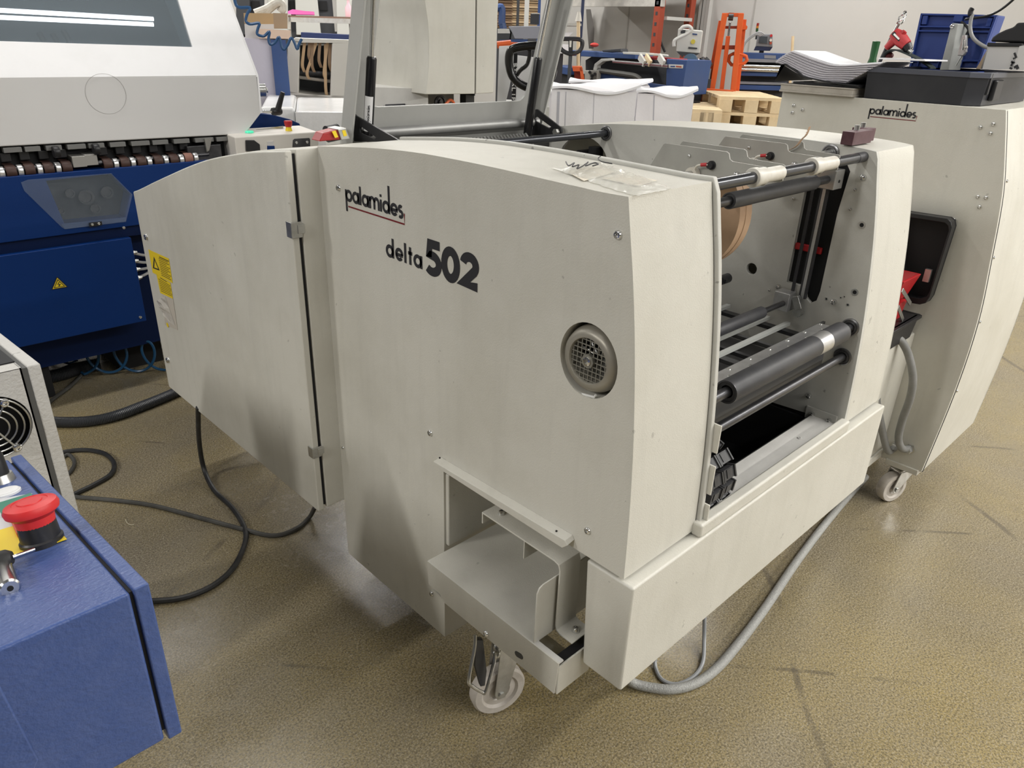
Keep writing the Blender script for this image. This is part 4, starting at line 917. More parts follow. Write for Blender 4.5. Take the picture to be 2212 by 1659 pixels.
dki = mat('dark_grey_interior', (.10, .11, .125), .6, dirt=(.05, .055, .06), dirt_scale=4, dirt_amt=.6)
MB().box(-.6, xh - .12, YB + .25, YB + .9, .9, zh + .1).build('inner_works', dki, LM)
MB().prism([sl(-.6, .02) - n_sl * .28, sl(xh - .05, .02) - n_sl * .28, sl(xh - .05, .6) - n_sl * .28, sl(-.6, .6) - n_sl * .28], n_sl * -.01).build('inner_floor', dki, LM)
MB().prism([sl(xh - .16, .04) - n_sl * .03, sl(xh - .16, .6) - n_sl * .03, sl(xh - .16, .6) - n_sl * .28, sl(xh - .16, .04) - n_sl * .28], (.01, 0, 0)).build('inner_side', mat('blue_grey_inner', (.24, .31, .35), .5), LM)
for px, py in ((108, 50), (138, 52), (162, 45)):
    c = on_slant(px, py) - n_sl * .15; MB().tube(spline([c + V((0, .05, .04)), c, c + V((-.02, -.04, -.05))], 6), [.012] * 6 + [.010, .008, .006, .005, .004, .003, .002], n=8).build('finger_guide', steel, LM)
for px0, px1, py in ((-40, 60, 75), (100, 190, 62)):
    a, b = on_slant(px0, py) - n_sl * .2, on_slant(px1, py - 6) - n_sl * .2; MB().cyl(a, b, .02).build('inner_shaft', steel, LM)
streakm = glow('cool_streak_glow', (.85, .95, 1), 7)  # glowing bars drawn for the bright streaks on the window glass
for py0, py1 in ((18, 30), (34, 42)):
    a, b = on_slant(-60, py0 - 12) - n_sl * .035, on_slant(335, py1) - n_sl * .035
    MB().cyl(a, b, .0085, n=10).build('glow_streak', streakm, LM)
# hood right end
MB().prism([sl(xh, 0), sl(xh, tt_), V((xh, YB + .9, sl(xh, tt_).z)), V((xh, YB + .9, 1.0)), V((xh, YB, 1.14))], (-.01, 0, 0)).build('hood_end', hoodw, LM)
ringc = at(229, 203, y=YB - .001); MB().pipe(ringc, ringc - V((0, .0006, 0)), .0745, .0735, 64).build('round_mark', mat('faint_grey_line', (.36, .35, .34), .5), LM)
# roller row under the hood
comb_m = mat('comb_grey', (.17, .17, .165), .5)
ys = YB + .01
MB().box(-.6, 1.50, YB + .05, YB + .3, .93, 1.075).build('roller_recess', black_m, LM)
for k in range(11):
    a = at(5 + k * 46, 318 - k * 2.3, y=ys); b = at(5 + k * 46 + (34 if k % 3 else 40), 318 - k * 2.3, y=ys)
    MB().box(a.x, b.x, ys - .01, ys + .03, a.z - .020, a.z - .002).build('comb_plate', comb_m, LM, bevel=.001)
brown = mat('brown_roller_sleeve', (.045, .022, .017), .55, dirt=(.085, .042, .032), dirt_scale=18, dirt_amt=.6); pinkb = mat('worn_pink_sleeve', (.26, .13, .10), .7)
silver = mat('silver_ring', (.78, .78, .78), .25, .7)
RPX = [(23, 371), (63, 366.5), (104, 364.5), (143, 361), (231, 355), (268, 352), (304, 350), (340, 347.5), (374, 345), (405, 341.5)]
yr_ = YB + .005
sl_m = {}
for k, (px, py) in enumerate(RPX):
    c = at(px, py, y=yr_); w = .034
    r = MB().lathe(c - V((w / 2, 0, 0)), (1, 0, 0), [(0, .003), (.013, .003), (.013, 0), (.021, 0), (.0225, .003), (.0225, w - .003), (.021, w), (0, w)], 28).build('feed_roller', pinkb if k == 9 else brown, LM)
    s = -1 if k < 4 else 1; o_ = c + V((s * .031, 0, 0))
    MB().lathe(o_ - V((.0085, 0, 0)), (1, 0, 0), [(0, 0), (.021, 0), (.0215, .001), (.0215, .016), (.021, .017), (0, .017)], 28).build('silver_ring', silver, r)
    # belt running back over the roller
    MB().hexa([c + V((-.015, .0, .0215)), c + V((.015, .0, .0215)), c + V((.015, .0, .0235)), c + V((-.015, .0, .0235)), c + V((-.015, .22, .0335)), c + V((.015, .22, .0335)), c + V((.015, .22, .0355)), c + V((-.015, .22, .0355))]).build('feed_belt', brown, r)
    MB().box(c.x - .018, c.x + .018, c.y + .02, c.y + .12, c.z + .032, c.z + .066).build('pressure_arm', black, LM, bevel=.004)
a, b = at(-50, 372, y=yr_), at(430, 340, y=yr_)
MB().cyl(V((-.4, yr_ + .0, a.z)), V((1.38, yr_, a.z)), .009).build('roller_shaft', steel, LM)
for px, py, w in ((172, 350, .05), (198, 346, .045)):
    c = at(px, py, y=yr_ - .02); MB().box(c.x - w / 2, c.x + w / 2, c.y, c.y + .1, c.z - .02, c.z + .022).build('centre_block', mat('worn_nickel', (.36, .35, .33), .4, .5), LM, bevel=.002)
for px, py in ((122, 328), (208, 322)):
    c = at(px, py, y=yr_ - .02); MB().lathe(c - V((.012, 0, 0)), (1, 0, 0), [(0, 0), (.02, 0), (.022, .003), (.022, .018), (.02, .022), (0, .022)], 24).build('top_wheel', black, LM)
c = at(430, 325, y=YB); MB().box(c.x - .05, c.x + .10, YB, YB + .25, c.z - .06, c.z + .02).build('end_bracket', steel, LM, bevel=.003)
MB().prism([at(px, py, y=YB - .01) for px, py in ((442, 300), (458, 298), (452, 325), (447, 328))], (0, .02, 0)).build('end_tab', zinc, LM)
# blue body
ub = [at(px, py, y=YB - .02) for px, py in ((-60, 391), (440, 345), (440, 470), (-60, 533))]
zu0, zu1 = at(150, 371, y=YB - .02).z, at(150, 506, y=YB - .02).z
xr_ = at(297, 480, y=YB - .02).x
win2 = [at(px, py, y=YB - .02) for px, py in ((100, 391), (240, 376), (282, 420), (272, 470), (140, 484))]
MB().prism([(-.6, YB - .02, zu1), (xr_ + .45, YB - .02, zu1), (xr_ + .45, YB - .02, zu0), (-.6, YB - .02, zu0)], (0, .10, 0), [win2]).build('upper_panel', blue, LM, bevel=.003)
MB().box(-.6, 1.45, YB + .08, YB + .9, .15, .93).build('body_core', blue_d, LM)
dw = MB().prism([p_ + V((0, .085, 0)) for p_ in win2], (0, .002, 0)).build('works_backing', mat('works_black', (.012, .014, .02), .5, dirt=(.05, .055, .065), dirt_scale=30, dirt_amt=.5), LM)
for px, py, r in ((150, 417, .018), (185, 425, .03), (230, 415, .025), (205, 450, .02), (132, 455, .012)):
    c = at(px, py, y=YB + .05); MB().lathe(c, (0, -1, 0), [(0, 0), (r, 0), (r, .012), (r * .7, .012), (r * .65, .006), (0, .006)], 16).build('works_gear', steel, dw)
MB().prism([at(px, py, y=YB - .025) for px, py in ((45, 394), (60, 388), (240, 374), (286, 420), (272, 478), (140, 495), (133, 491), (52, 412))], (0, -.003, 0)).build('clear_guard', mat('clear_scratched_plastic', (.40, .47, .55), .12, alpha=.10, bump=.1, bump_scale=20), LM, bevel=.001)
MB().prism([at(px, py, y=YB - .03) for px, py in ((192, 481), (219, 478), (220, 486), (193, 490))], (0, -.006, 0)).build('guard_clip', black, LM)
for px, py in ((199, 485), (213, 483)): inst(SCR, 'screw', on(at(px, py, y=YB - .036), (0, -1, 0), 1), LM)
MB().prism([at(px, py, y=YB - .022) for px, py in ((133, 484), (272, 470), (272, 480), (140, 495))], (0, .004, 0)).build('guard_ledge', mat('mid_blue_paint', (.03, .06, .16), .4), LM)
zl1, zl0 = at(150, 521, y=YB).z, at(150, 722, y=YB).z; xl = at(294, 600, y=YB).x
lp = MB().box(-.6, xl, YB - .035, YB + .05, zl0, zl1 - .012).build('lower_panel', blue, LM, bevel=.003)
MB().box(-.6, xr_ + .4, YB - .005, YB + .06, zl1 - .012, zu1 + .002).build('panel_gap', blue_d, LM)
for px, py in ((267, 492), (303, 685)): inst(SCR, 'screw', on(at(px, py, y=YB - .036), (0, -1, 0), 1.1), lp)
def tri(c, w, h, fr_): return [fr_(-w / 2, 0), fr_(w / 2, 0), fr_(0, h)]
wc = at(129, 623, y=YB - .037); f2 = lambda u, v, o=0: wc + V((u, -o, v))
ws = MB().prism([f2(-.030, 0), f2(.030, 0), f2(0, .050)], (0, -.001, 0)).build('warning_sign', ink, lp)
MB().prism([f2(-.025, .003, .0012), f2(.025, .003, .0012), f2(0, .0445, .0012)], (0, -.0006, 0)).build('sign_yellow', yellow, ws)
MB().prism([f2(-.0245 * .85, .0055, .0022), f2(.0245 * .85, .0055, .0022), f2(0, .040, .0022)], (0, -.0004, 0), [[f2(-.0165, .0078, .0022), f2(.0165, .0078, .0022), f2(0, .035, .0022)]]).build('sign_border', ink, ws)
sb = MB(); stroke(sb, [(.003, .027), (-.004, .018), (.004, .018), (-.002, .009)], .0028, lambda u, v: f2(u, v, .003)); sb.build('flash_symbol', ink, ws, smooth=0)
for k, (px, py, ex, ey) in enumerate(((286, 546, 330, 552), (289, 564, 330, 566), (293, 582, 330, 575), (297, 600, 330, 582))):
    a, b = at(px, py, y=YB + .02), at(ex, ey, y=YB + .06)
    g_ = inst(gl_m, 'cable_gland', Matrix.Translation(a) @ frame((1, 0, 0)).to_4x4() @ Matrix.Scale(.55, 4), LM)
    MB().tube(spline([a, a.lerp(b, .5) + V((0, 0, -.004)), b], 5), .006, n=8).build('signal_cable', mat('light_grey_cable', (.45, .45, .45), .5), g_)
MB().box(-.6, .6, YB + .1, YB + .7, .0, .2).box(.9, 1.1, YB + .2, YB + .5, 0, .2).build('plinth', black_m, LM)
# control box with emergency stop between the machines
YC = 3.28
CB = thing('control_box', 'cream control box with red emergency stop between hood and delta machine', 'control box', (1.7, 3.4, .8))
cz1 = at(600, 290, y=YC).z
cxa, cxb = at(507, 300, y=YC).x, at(688, 300, y=YC).x
cream = mat('cream_enclosure', (.66, .63, .58), .45)
dpt = .17
bk_z = cz1 + .012
MB().hexa([(cxa, YC, .6), (cxb, YC, .6), (cxb, YC + dpt, .6), (cxa, YC + dpt, .6), (cxa, YC, cz1), (cxb, YC, cz1), (cxb, YC + dpt, bk_z), (cxa, YC + dpt, bk_z)]).build('enclosure', cream, CB, bevel=.006)
MB().prism([at(px, py, y=YC - .002) for px, py in ((633, 303), (636, 300), (668, 298), (670, 301), (670, 318), (632, 318))], (0, .004, 0)).build('black_plate', steel, CB)
for px, py in ((640, 308), (663, 307)): inst(SCR, 'screw', on(at(px, py, y=YC - .003), (0, -1, 0), 1.2), CB)
MB().prism([at(px, py, y=YC - .002) for px, py in ((577, 306), (591, 305), (592, 322), (578, 322))], (0, .004, 0)).build('key_switch_plate', silver, CB)
MB().prism([at(px, py, y=YC - .004) for px, py in ((578, 315), (593, 315), (594, 324), (578, 324))], (0, .004, 0)).build('blue_label', blue, CB)
MB().prism([at(px, py, y=YC - .01) for px, py in ((532, 303), (550, 303), (562, 312), (563, 326), (533, 327))], (0, .02, 0)).build('socket', black, CB, bevel=.003)
ec = at(624, 283, y=YC + .06); ec.z = cz1 + .004
MB().cyl(ec, ec + V((0, 0, .018)), .016, .012).build('stop_collar', yellow, CB); MB().lathe(ec + V((0, 0, .018)), (0, 0, 1), [(0, 0), (.014, 0), (.018, .012), (.019, .024), (.017, .027), (0, .027)], 20).build('stop_button', red, CB)
gc = at(538, 282.5, y=YC + .07); gc.z = bk_z - .006
MB().lathe(gc, (0, 0, 1), [(0, 0), (.02, 0), (.018, .007), (0, .008)], 20).build('green_button', glow('green_lens', (.05, .6, .35), .6), CB)
gpp = MB().prism([at(px, py, y=YC + .12) for px, py in ((553, 280), (612, 272), (612, 277), (553, 285))], (0, .002, 0)).build('button_plate', zinc, CB)
bs = thing('side_cover_blue', 'curved deep blue side cover behind the cream control box', 'cover', (1.8, 3.6, .5))
MB().prism([at(px, py, y=3.50) for px, py in ((520, 285), (562, 245), (590, 248), (625, 257), (648, 267), (650, 280), (650, 300), (520, 300))], (0, .25, 0)).build('cover_sheet', blue, bs, bevel=.004)
cl = thing('clamp_lever', 'black clamping lever on a steel spindle beside the white hood', 'lever', (1.8, 3.4, 1.15))
la_, lb_ = at(566, 241, y=3.40), at(590, 241, y=3.40)
MB().cyl(la_, lb_, .006).build('spindle', chrome, cl)
MB().lathe(at(588, 241, y=3.40), (1, 0, 0), [(0, 0), (.016, 0), (.018, .01), (.018, .035), (.014, .045), (0, .045)], 18).build('lever_hub', black, cl)
MB().cyl(at(600, 238, y=3.39), at(611, 199, y=3.37), .014, .010).build('lever_handle', black, cl)
pu = MB().lathe(at(560, 195, y=3.7), (1, -.4, 0), [(0, 0), (.03, 0), (.03, .03), (.012, .035), (.012, .04), (0, .04)], 20).build('guide_wheel', zinc, LM)

# ================================================================ near left: hammered blue console and white cabinet
cons = mat('hammered_blue_paint', (.050, .090, .255), .34, bump=.55, bump_scale=160, rvar=.08, dirt=(.085, .125, .29), dirt_scale=25, dirt_amt=.5)
CN = thing('control_console', 'hammered blue control console with red mushroom button in the near left corner', 'console', (.05, .9, .75))
kx, kx1 = .138, .155; ky0, ky1 = .68, 1.30
tz = lambda y: .9755 - (y - ky0) * .205
zb_ = at(355, 1600, y=ky0).z
MB().hexa([(-.5, ky0, zb_), (kx, ky0, zb_), (kx, ky1, zb_), (-.5, ky1, zb_), (-.5, ky0, tz(ky0)), (kx, ky0, tz(ky0)), (kx, ky1, tz(ky1)), (-.5, ky1, tz(ky1))]).build('console_body', cons, CN, bevel=.004, seg=3)
MB().hexa([(kx, ky0 + .006, zb_ + .01), (kx + .0035, ky0 + .006, zb_ + .01), (kx + .0035, ky1 - .01, zb_ + .01), (kx, ky1 - .01, zb_ + .01), (kx, ky0 + .006, tz(ky0) - .004), (kx + .0035, ky0 + .006, tz(ky0) - .004), (kx + .0035, ky1 - .01, tz(ky1) - .004), (kx, ky1 - .01, tz(ky1) - .004)]).build('console_seal', darkgap, CN)
MB().hexa([(kx + .0035, ky0, zb_ - .003), (kx + .019, ky0, zb_ - .003), (kx + .019, ky1, zb_ - .003), (kx + .0035, ky1, zb_ - .003), (kx + .0035, ky0, tz(ky0) + .002), (kx + .019, ky0, tz(ky0) + .002), (kx + .019, ky1, tz(ky1) + .002), (kx + .0035, ky1, tz(ky1) + .002)]).build('console_door', cons, CN, bevel=.002, seg=2)
tn = V((0, .205, 1)).normalized()
def on_top(px, py, h=0):
    d = at(px, py, y=1) - CAM; k = (.9755 + .205 * ky0 - HC + h) / (d.z + .205 * d.y); return CAM + d * k
def tplate(pts, name, m, h=.0012, th=.001): return MB().prism([on_top(px, py) + tn * h for px, py in pts], tn * th).build(name, m, CN)
tplate([(145, 1167), (8, 1215), (-60, 1120), (-60, 1080), (0, 1062), (70, 1140), (110, 1150)][:1] + [(8, 1215), (-40, 1160), (100, 1118)], 'yellow_plate', yellow)
tplate([(0, 1080), (70, 1068), (25, 1160), (-60, 1190), (-60, 1100)], 'white_plate', mat('white_scale_plate', (.6, .6, .62), .4), .0008)
tplate([(68, 1068), (-10, 1092), (10, 1122), (85, 1096)], 'green_plate', mat('green_plate', (.03, .20, .13), .4), .0016)
tplate([(20, 1120), (60, 1108), (80, 1150), (40, 1165)], 'red_plate', mat('red_plate', (.5, .05, .04), .4), .0020, .006)
wbt = on_top(14, 1066); MB().lathe(wbt, tn, [(0, 0), (.0185, 0), (.0185, .003), (.016, .0035), (.016, .005), (0, .006)], 28).build('white_button', mat('white_button', (.8, .8, .8), .35), CN)
kb = on_top(40, 1108); MB().lathe(kb, tn, [(0, 0), (.0185, 0), (.0185, .004), (.014, .006), (0, .004)], 28).build('black_button', black, CN)
em = on_top(92, 1172)
MB().lathe(em, tn, [(0, 0), (.0235, 0), (.0235, .006), (.0215, .008), (.0205, .028), (0, .028)], 32).build('stop_collar', black, CN)
MB().lathe(em + tn * .026, tn, [(0, 0), (.0205, 0), (.0215, .010), (.0285, .016), (.0295, .021), (.0275, .026), (.019, .0285), (.0185, .0275), (.0135, .0280), (.0130, .0292), (0, .0295)], 40).build('stop_button', mat('red_mushroom', (.62, .028, .03), .42), CN)
sk_ = on_top(4, 1040); MB().cyl(sk_, sk_ + tn * .012, .019, .016).build('selector_ring', zinc, CN); MB().lathe(sk_ + tn * .012, tn, [(0, 0), (.013, 0), (.012, .03), (.010, .035), (0, .035)], 20).build('selector_knob', black, CN)
sd = thing('screwdriver', 'black handled small screwdriver lying on the blue console', 'screwdriver', (.02, .75, .97))
s0, s1_, s2_ = on_top(-50, 1245) + tn * .012, on_top(34, 1224) + tn * .012, on_top(80, 1203) + tn * .010
MB().lathe(s0, s1_ - s0, [(0, 0), (.009, 0), (.0105, .01), (.0105, (s1_ - s0).length - .006), (.007, (s1_ - s0).length), (0, (s1_ - s0).length)], 16).build('handle', mat('black_grip', (.02, .02, .02), .55), sd)
MB().cyl(s1_, s2_, .0022).build('blade', chrome, sd)
lk_ = thing('lock_cylinder', 'chrome lock cylinder on the blue console below the screwdriver', 'lock', on_top(20, 1270))
la2, lb2 = on_top(10, 1238) + tn * .006, on_top(26, 1282) + tn * .006
MB().lathe(la2, lb2 - la2, [(0, 0), (.009, 0), (.010, .004), (.010, (lb2 - la2).length - .002), (.008, (lb2 - la2).length), (0, (lb2 - la2).length)], 16).build('barrel', chrome, lk_)
MB().cyl(lb2 - (lb2 - la2) * .02, lb2 + (lb2 - la2).normalized() * .0006, .003).build('keyway', black_m, lk_)
# lower blue rail in the very corner
rl_ = thing('console_rail', 'blurred blue steel bar end in the bottom left corner', 'bar', (0, .5, .8))
rp_ = [at(px, py, y=.56) for px, py in ((-40, 1400), (2, 1478), (88, 1640), (60, 1700), (-40, 1700))]
MB().prism(rp_, (-.02, .05, 0)).build('rail_body', cons, rl_, bevel=.003, seg=3)
# white cabinet
wc_m = mat('textured_white_paint', (.58, .57, .54), .5, bump=.9, bump_scale=140, dirt=(.42, .40, .36), dirt_scale=14, dirt_amt=.35, speck=.3)
CA = thing('switch_cabinet', 'textured white switch cabinet with guarded fan behind the blue console', 'cabinet', (.1, 1.7, 0))
ax, ay0 = .218, 1.50; dz = -.13
zt2 = at(46, 794, y=ay0).z
ctz = lambda y: zt2 + (y - ay0) * dz
fan_c = at(-14, 925, y=ay0)
MB().prism([(-.5, ay0, .0), (ax, ay0, 0), (ax, ay0, zt2), (-.5, ay0, zt2)], (0, .003, 0), [circ(fan_c, .062, (1, 0, 0), (0, 0, 1), 40)]).build('front_panel', wc_m, CA)
MB().hexa([(-.5, ay0 + .003, 0), (ax, ay0 + .003, 0), (ax, 2.0, 0), (-.5, 2.0, 0), (-.5, ay0 + .003, zt2 - .002), (ax, ay0 + .003, zt2 - .002), (ax, 2.0, ctz(2.0)), (-.5, 2.0, ctz(2.0))][0:0] or [(-.5, ay0 + .05, 0), (ax, ay0 + .05, 0), (ax, 2.0, 0), (-.5, 2.0, 0), (-.5, ay0 + .05, zt2 - .004), (ax, ay0 + .05, zt2 - .004), (ax, 2.0, ctz(2.0) - .002), (-.5, 2.0, ctz(2.0) - .002)]).build('cabinet_body', black_m, CA)
MB().hexa([(-.5, ay0, zt2 - .003), (ax, ay0, zt2 - .003), (ax, 2.0, ctz(2.0) - .003), (-.5, 2.0, ctz(2.0) - .003), (-.5, ay0, zt2), (ax, ay0, zt2), (ax, 2.0, ctz(2.0)), (-.5, 2.0, ctz(2.0))]).build('top_panel', wc_m, CA, bevel=.001)
MB().hexa([(ax - .003, ay0, 0), (ax, ay0, 0), (ax, 2.0, 0), (ax - .003, 2.0, 0), (ax - .003, ay0, zt2), (ax, ay0, zt2), (ax, 2.0, ctz(2.0)), (ax - .003, 2.0, ctz(2.0))]).build('side_panel', wc_m, CA)
dgrey = mat('grey_seal', (.10, .10, .095), .7)
MB().hexa([(ax, ay0 + .002, 0), (ax + .009, ay0 + .002, 0), (ax + .009, 1.99, 0), (ax, 1.99, 0), (ax, ay0 + .002, zt2 - .003), (ax + .009, ay0 + .002, zt2 - .003), (ax + .009, 1.99, ctz(1.99) - .003), (ax, 1.99, ctz(1.99) - .003)]).build('door_seal', dgrey, CA)
MB().hexa([(ax + .009, ay0, 0), (ax + .031, ay0, 0), (ax + .031, 2.0, 0), (ax + .009, 2.0, 0), (ax + .009, ay0, zt2), (ax + .031, ay0, zt2), (ax + .031, 2.0, ctz(2.0)), (ax + .009, 2.0, ctz(2.0))]).build('cabinet_door', wc_m, CA, bevel=.003, seg=2)
fw = MB()
for r in (.058, .048, .036, .024): fw.tube(circ(fan_c + V((0, -.004, 0)), r, (1, 0, 0), (0, 0, 1), 40), .0016, n=6, closed=True)
fs1, fs2 = at(8, 869, y=ay0), at(36, 965, y=ay0)
for q_ in (fs1, fs2): fw.tube([fan_c + V((0, -.004, 0)), q_ + V((0, -.005, 0))], .0018, n=6)
fw.build('finger_guard', zinc, CA)
for q_ in (fs1, fs2): inst(SCR, 'screw', on(q_ - V((0, .003, 0)), (0, -1, 0), 1.35), CA)
# ================================================================ cables and hoses on the floor
def cable(name, pts, r, m, label, cat='cable', n=8, seg=8):
    P = []
    for p_ in pts:
        if isinstance(p_, V): P.append(p_)
        elif len(p_) == 3: P.append(at(p_[0], p_[1], z=p_[2] + r))
        else: P.append(at(p_[0], p_[1], z=r))
    o = MB().tube(spline(P, seg), r, n=n).build(name, m); return tag(o, label, cat)
blk_c = mat('black_rubber_cable', (.018, .018, .018), .45, dirt=(.05, .05, .05), dirt_scale=20, dirt_amt=.6)
gry_c = mat('grey_dusty_cable', (.06, .058, .052), .5, dirt=(.12, .12, .11), dirt_scale=12, dirt_amt=.6)
lgt_c = mat('pale_grey_cable', (.30, .31, .32), .4)
cable('power_cable', [(428, 880, .33), (430, 950, .16), (440, 1010, .03), (462, 1058), (500, 1095), (526, 1135), (530, 1170), (505, 1225), (460, 1265), (400, 1290), (340, 1298), (300, 1296)], .0085, blk_c, 'thick black cable hanging from the door and curving across the floor')
cable('power_cable', [(120, 1068), (170, 1074), (240, 1080), (330, 1092), (430, 1118), (520, 1142), (590, 1157), (640, 1142), (668, 1118), (680, 1096, .05)], .0075, gry_c, 'dusty grey cable running straight under the left door')
cable('power_cable', [(110, 985), (140, 976), (185, 972), (225, 980), (246, 1000), (240, 1024), (205, 1046), (172, 1062), (140, 1078)], .0085, blk_c, 'black cable bent in a loop beside the white cabinet')
cable('power_cable', [(120, 1000), (146, 982), (160, 995), (158, 1010), (146, 1024), (120, 1034)], .007, gry_c, 'short grey cable loop close to the white cabinet')
cable('power_cable', [(80, 895), (115, 862), (150, 836), (180, 806), (196, 780)], .008, gry_c, 'dark cable slanting up towards the blue machine')
ch_ = []
P = spline([at(px, py, z=.022) for px, py in ((90, 908), (130, 912), (190, 910), (250, 898), (310, 876), (360, 856), (400, 838))], 36)
cor = mat('corrugated_black_hose', (.045, .047, .052), .35)
o = MB().tube(P, [.021 + (.0014 if i % 2 else -.0014) for i in range(len(P))], n=14).build('corrugated_hose', cor, smooth=60); tag(o, 'thick dark corrugated hose lying between cabinet and door', 'hose')
P = spline([at(px, py, z=.03) for px, py in ((60, 826), (95, 816), (140, 806), (170, 795), (215, 786))], 30)
o = MB().tube(P, [.03 + (.0015 if i % 2 else -.0015) for i in range(len(P))], n=14).build('corrugated_hose', cor, smooth=60); tag(o, 'second corrugated hose in the shadow under the blue machine', 'hose')
# blue spiral air hose
bl_h = mat('blue_air_hose', (.010, .065, .15), .3)
A0, A1 = at(170, 775, z=.09), at(352, 768, z=.085)
pts = [at(90, 762, z=.02), at(120, 775, z=.02), at(150, 785, z=.02), at(168, 780, z=.03)]
n_t = 3.0
for i in range(int(n_t * 14) + 1):
    t = i / (n_t * 14); a = -PI / 2 + t * n_t * 2 * PI; c = A0.lerp(A1, t)
    pts.append(c + V((.0, 0, 0)) + V((math.cos(a) * .045, -math.cos(a) * .03, math.sin(a) * .075)))
o = MB().tube(spline(pts, 3), .0062, n=8).build('spiral_air_hose', bl_h); tag(o, 'blue spiral air hose on the floor in front of the blue machine', 'hose')
# braided hose on the right
br_m = mat('braided_grey_hose', (.36, .36, .34), .4, bump=1.0, bump_scale=260, dirt=(.22, .22, .21), dirt_scale=240, dirt_amt=.9)
cable('braided_hose', [(1345, 1452, .05), (1366, 1474, .01), (1400, 1484), (1450, 1489), (1500, 1477), (1545, 1447), (1590, 1397), (1650, 1318), (1720, 1215), (1780, 1135), (1836, 1068), (1870, 1030)], .0125, br_m, 'grey braided hose sweeping along the floor below the front beam', 'hose', n=12)
cable('thin_cable', [(1522, 1330, .08), (1521, 1380, .02), (1518, 1430), (1500, 1460), (1462, 1478), (1430, 1468), (1416, 1442), (1416, 1418, .02), (1425, 1390, .08)], .0055, lgt_c, 'thin pale grey cable looping under the front beam')
lt = MB().tube(spline([at(px, py, z=.002) for px, py in ((271, 1122), (275, 1130), (284, 1134), (289, 1133))], 4), .0012, n=5).build('straw_bit', mat('straw', (.6, .55, .4), .7)); tag(lt, 'tiny pale strand of litter on the floor below the cables', 'litter')
# ================================================================ background of the hall
XW = 7.2
wallm = mat('painted_wall', (.56, .545, .52), .8, dirt=(.50, .485, .46), dirt_scale=1.5, dirt_amt=.5)
w1 = MB().box(XW, XW + .2, -5, 10.2, 0, 5).build('wall_right', wallm); tag(w1, 'pale painted wall of the hall behind the rack and stacker', None, kind='structure')
seam = mat('wall_joint', (.40, .385, .36), .9)
for y_ in (at(1628, 30, x=XW).y, at(1356, 60, x=XW).y): MB().box(XW - .004, XW, y_ - .008, y_ + .008, 0, 5).build('wall_joint', seam, w1)
for px in (1512, 1518, 1526):
    y_ = at(px, 40, x=XW - .05).y; MB().box(XW - .06, XW, y_ - .02, y_ + .02, 0, 5).build('wall_pipe', wallm, w1)
w2 = MB().box(-4, XW + .2, 10.2, 10.4, 0, 5).build('wall_back', wallm); tag(w2, 'pale painted wall at the far end of the hall behind the presses', None, kind='structure')

class Face:
    """vertical plane square to the line of sight through a pixel, at horizontal distance D"""
    def __init__(s, px, D):
        h = at(px, 75, y=1) - CAM; h.z = 0; s.n = h.normalized(); s.e = V((s.n.y, -s.n.x, 0)); s.o = V((0, 0, 0)) + s.n * D; s.D = D
    def p(s, px, py, off=0):
        d = at(px, py, y=1) - CAM; k = (s.D + off) / d.dot(s.n); return CAM + d * k
    def poly(s, pts, off=0): return [s.p(*q_, off) for q_ in pts]
    def slab(s, pts, th, off=0): return MB().prism(s.poly(pts, off), s.n * th)
    def block(s, px0, px1, py0, py1, th, off=0, z0=None, z1=None):
        """upright box between two pixel columns; top and bottom taken at the left column unless given as heights"""
        c = (px0 + px1) / 2
        a, b = s.p(px0, (py0 + py1) / 2, off), s.p(px1, (py0 + py1) / 2, off)
        zt_ = s.p(c, py0, off).z if z1 is None else z1; zb__ = s.p(c, py1, off).z if z0 is None else z0
        ua, ub = a.dot(s.e), b.dot(s.e); base = s.n * (s.D + off)
        P_ = [base + s.e * ua, base + s.e * ub, base + s.e * ub + s.n * th, base + s.e * ua + s.n * th]
        return MB().hexa([V((q_.x, q_.y, zb__)) for q_ in P_] + [V((q_.x, q_.y, zt_)) for q_ in P_])
steelb = mat('machine_blue', (.032, .070, .20), .45, dirt=(.05, .08, .17), dirt_scale=4, dirt_amt=.6)
lgrey = mat('pale_machine_grey', (.55, .55, .52), .5); mgrey = mat('mid_machine_grey', (.20, .21, .23), .5); dgrey2 = mat('dark_machine_grey', (.045, .047, .052), .5)
orange = mat('orange_paint', (.62, .105, .020), .45, dirt=(.45, .07, .015), dirt_scale=5, dirt_amt=.5); rackred = mat('rack_red', (.33, .055, .025), .5)
wood = mat('pale_pine', (.70, .56, .36), .7, dirt=(.56, .42, .24), dirt_scale=10, dirt_amt=.6)
wrap = mat('stretch_wrapped_paper', (.80, .80, .80), .2, bump=1.0, bump_scale=22, dirt=(.66, .67, .66), dirt_scale=8, dirt_amt=.6)
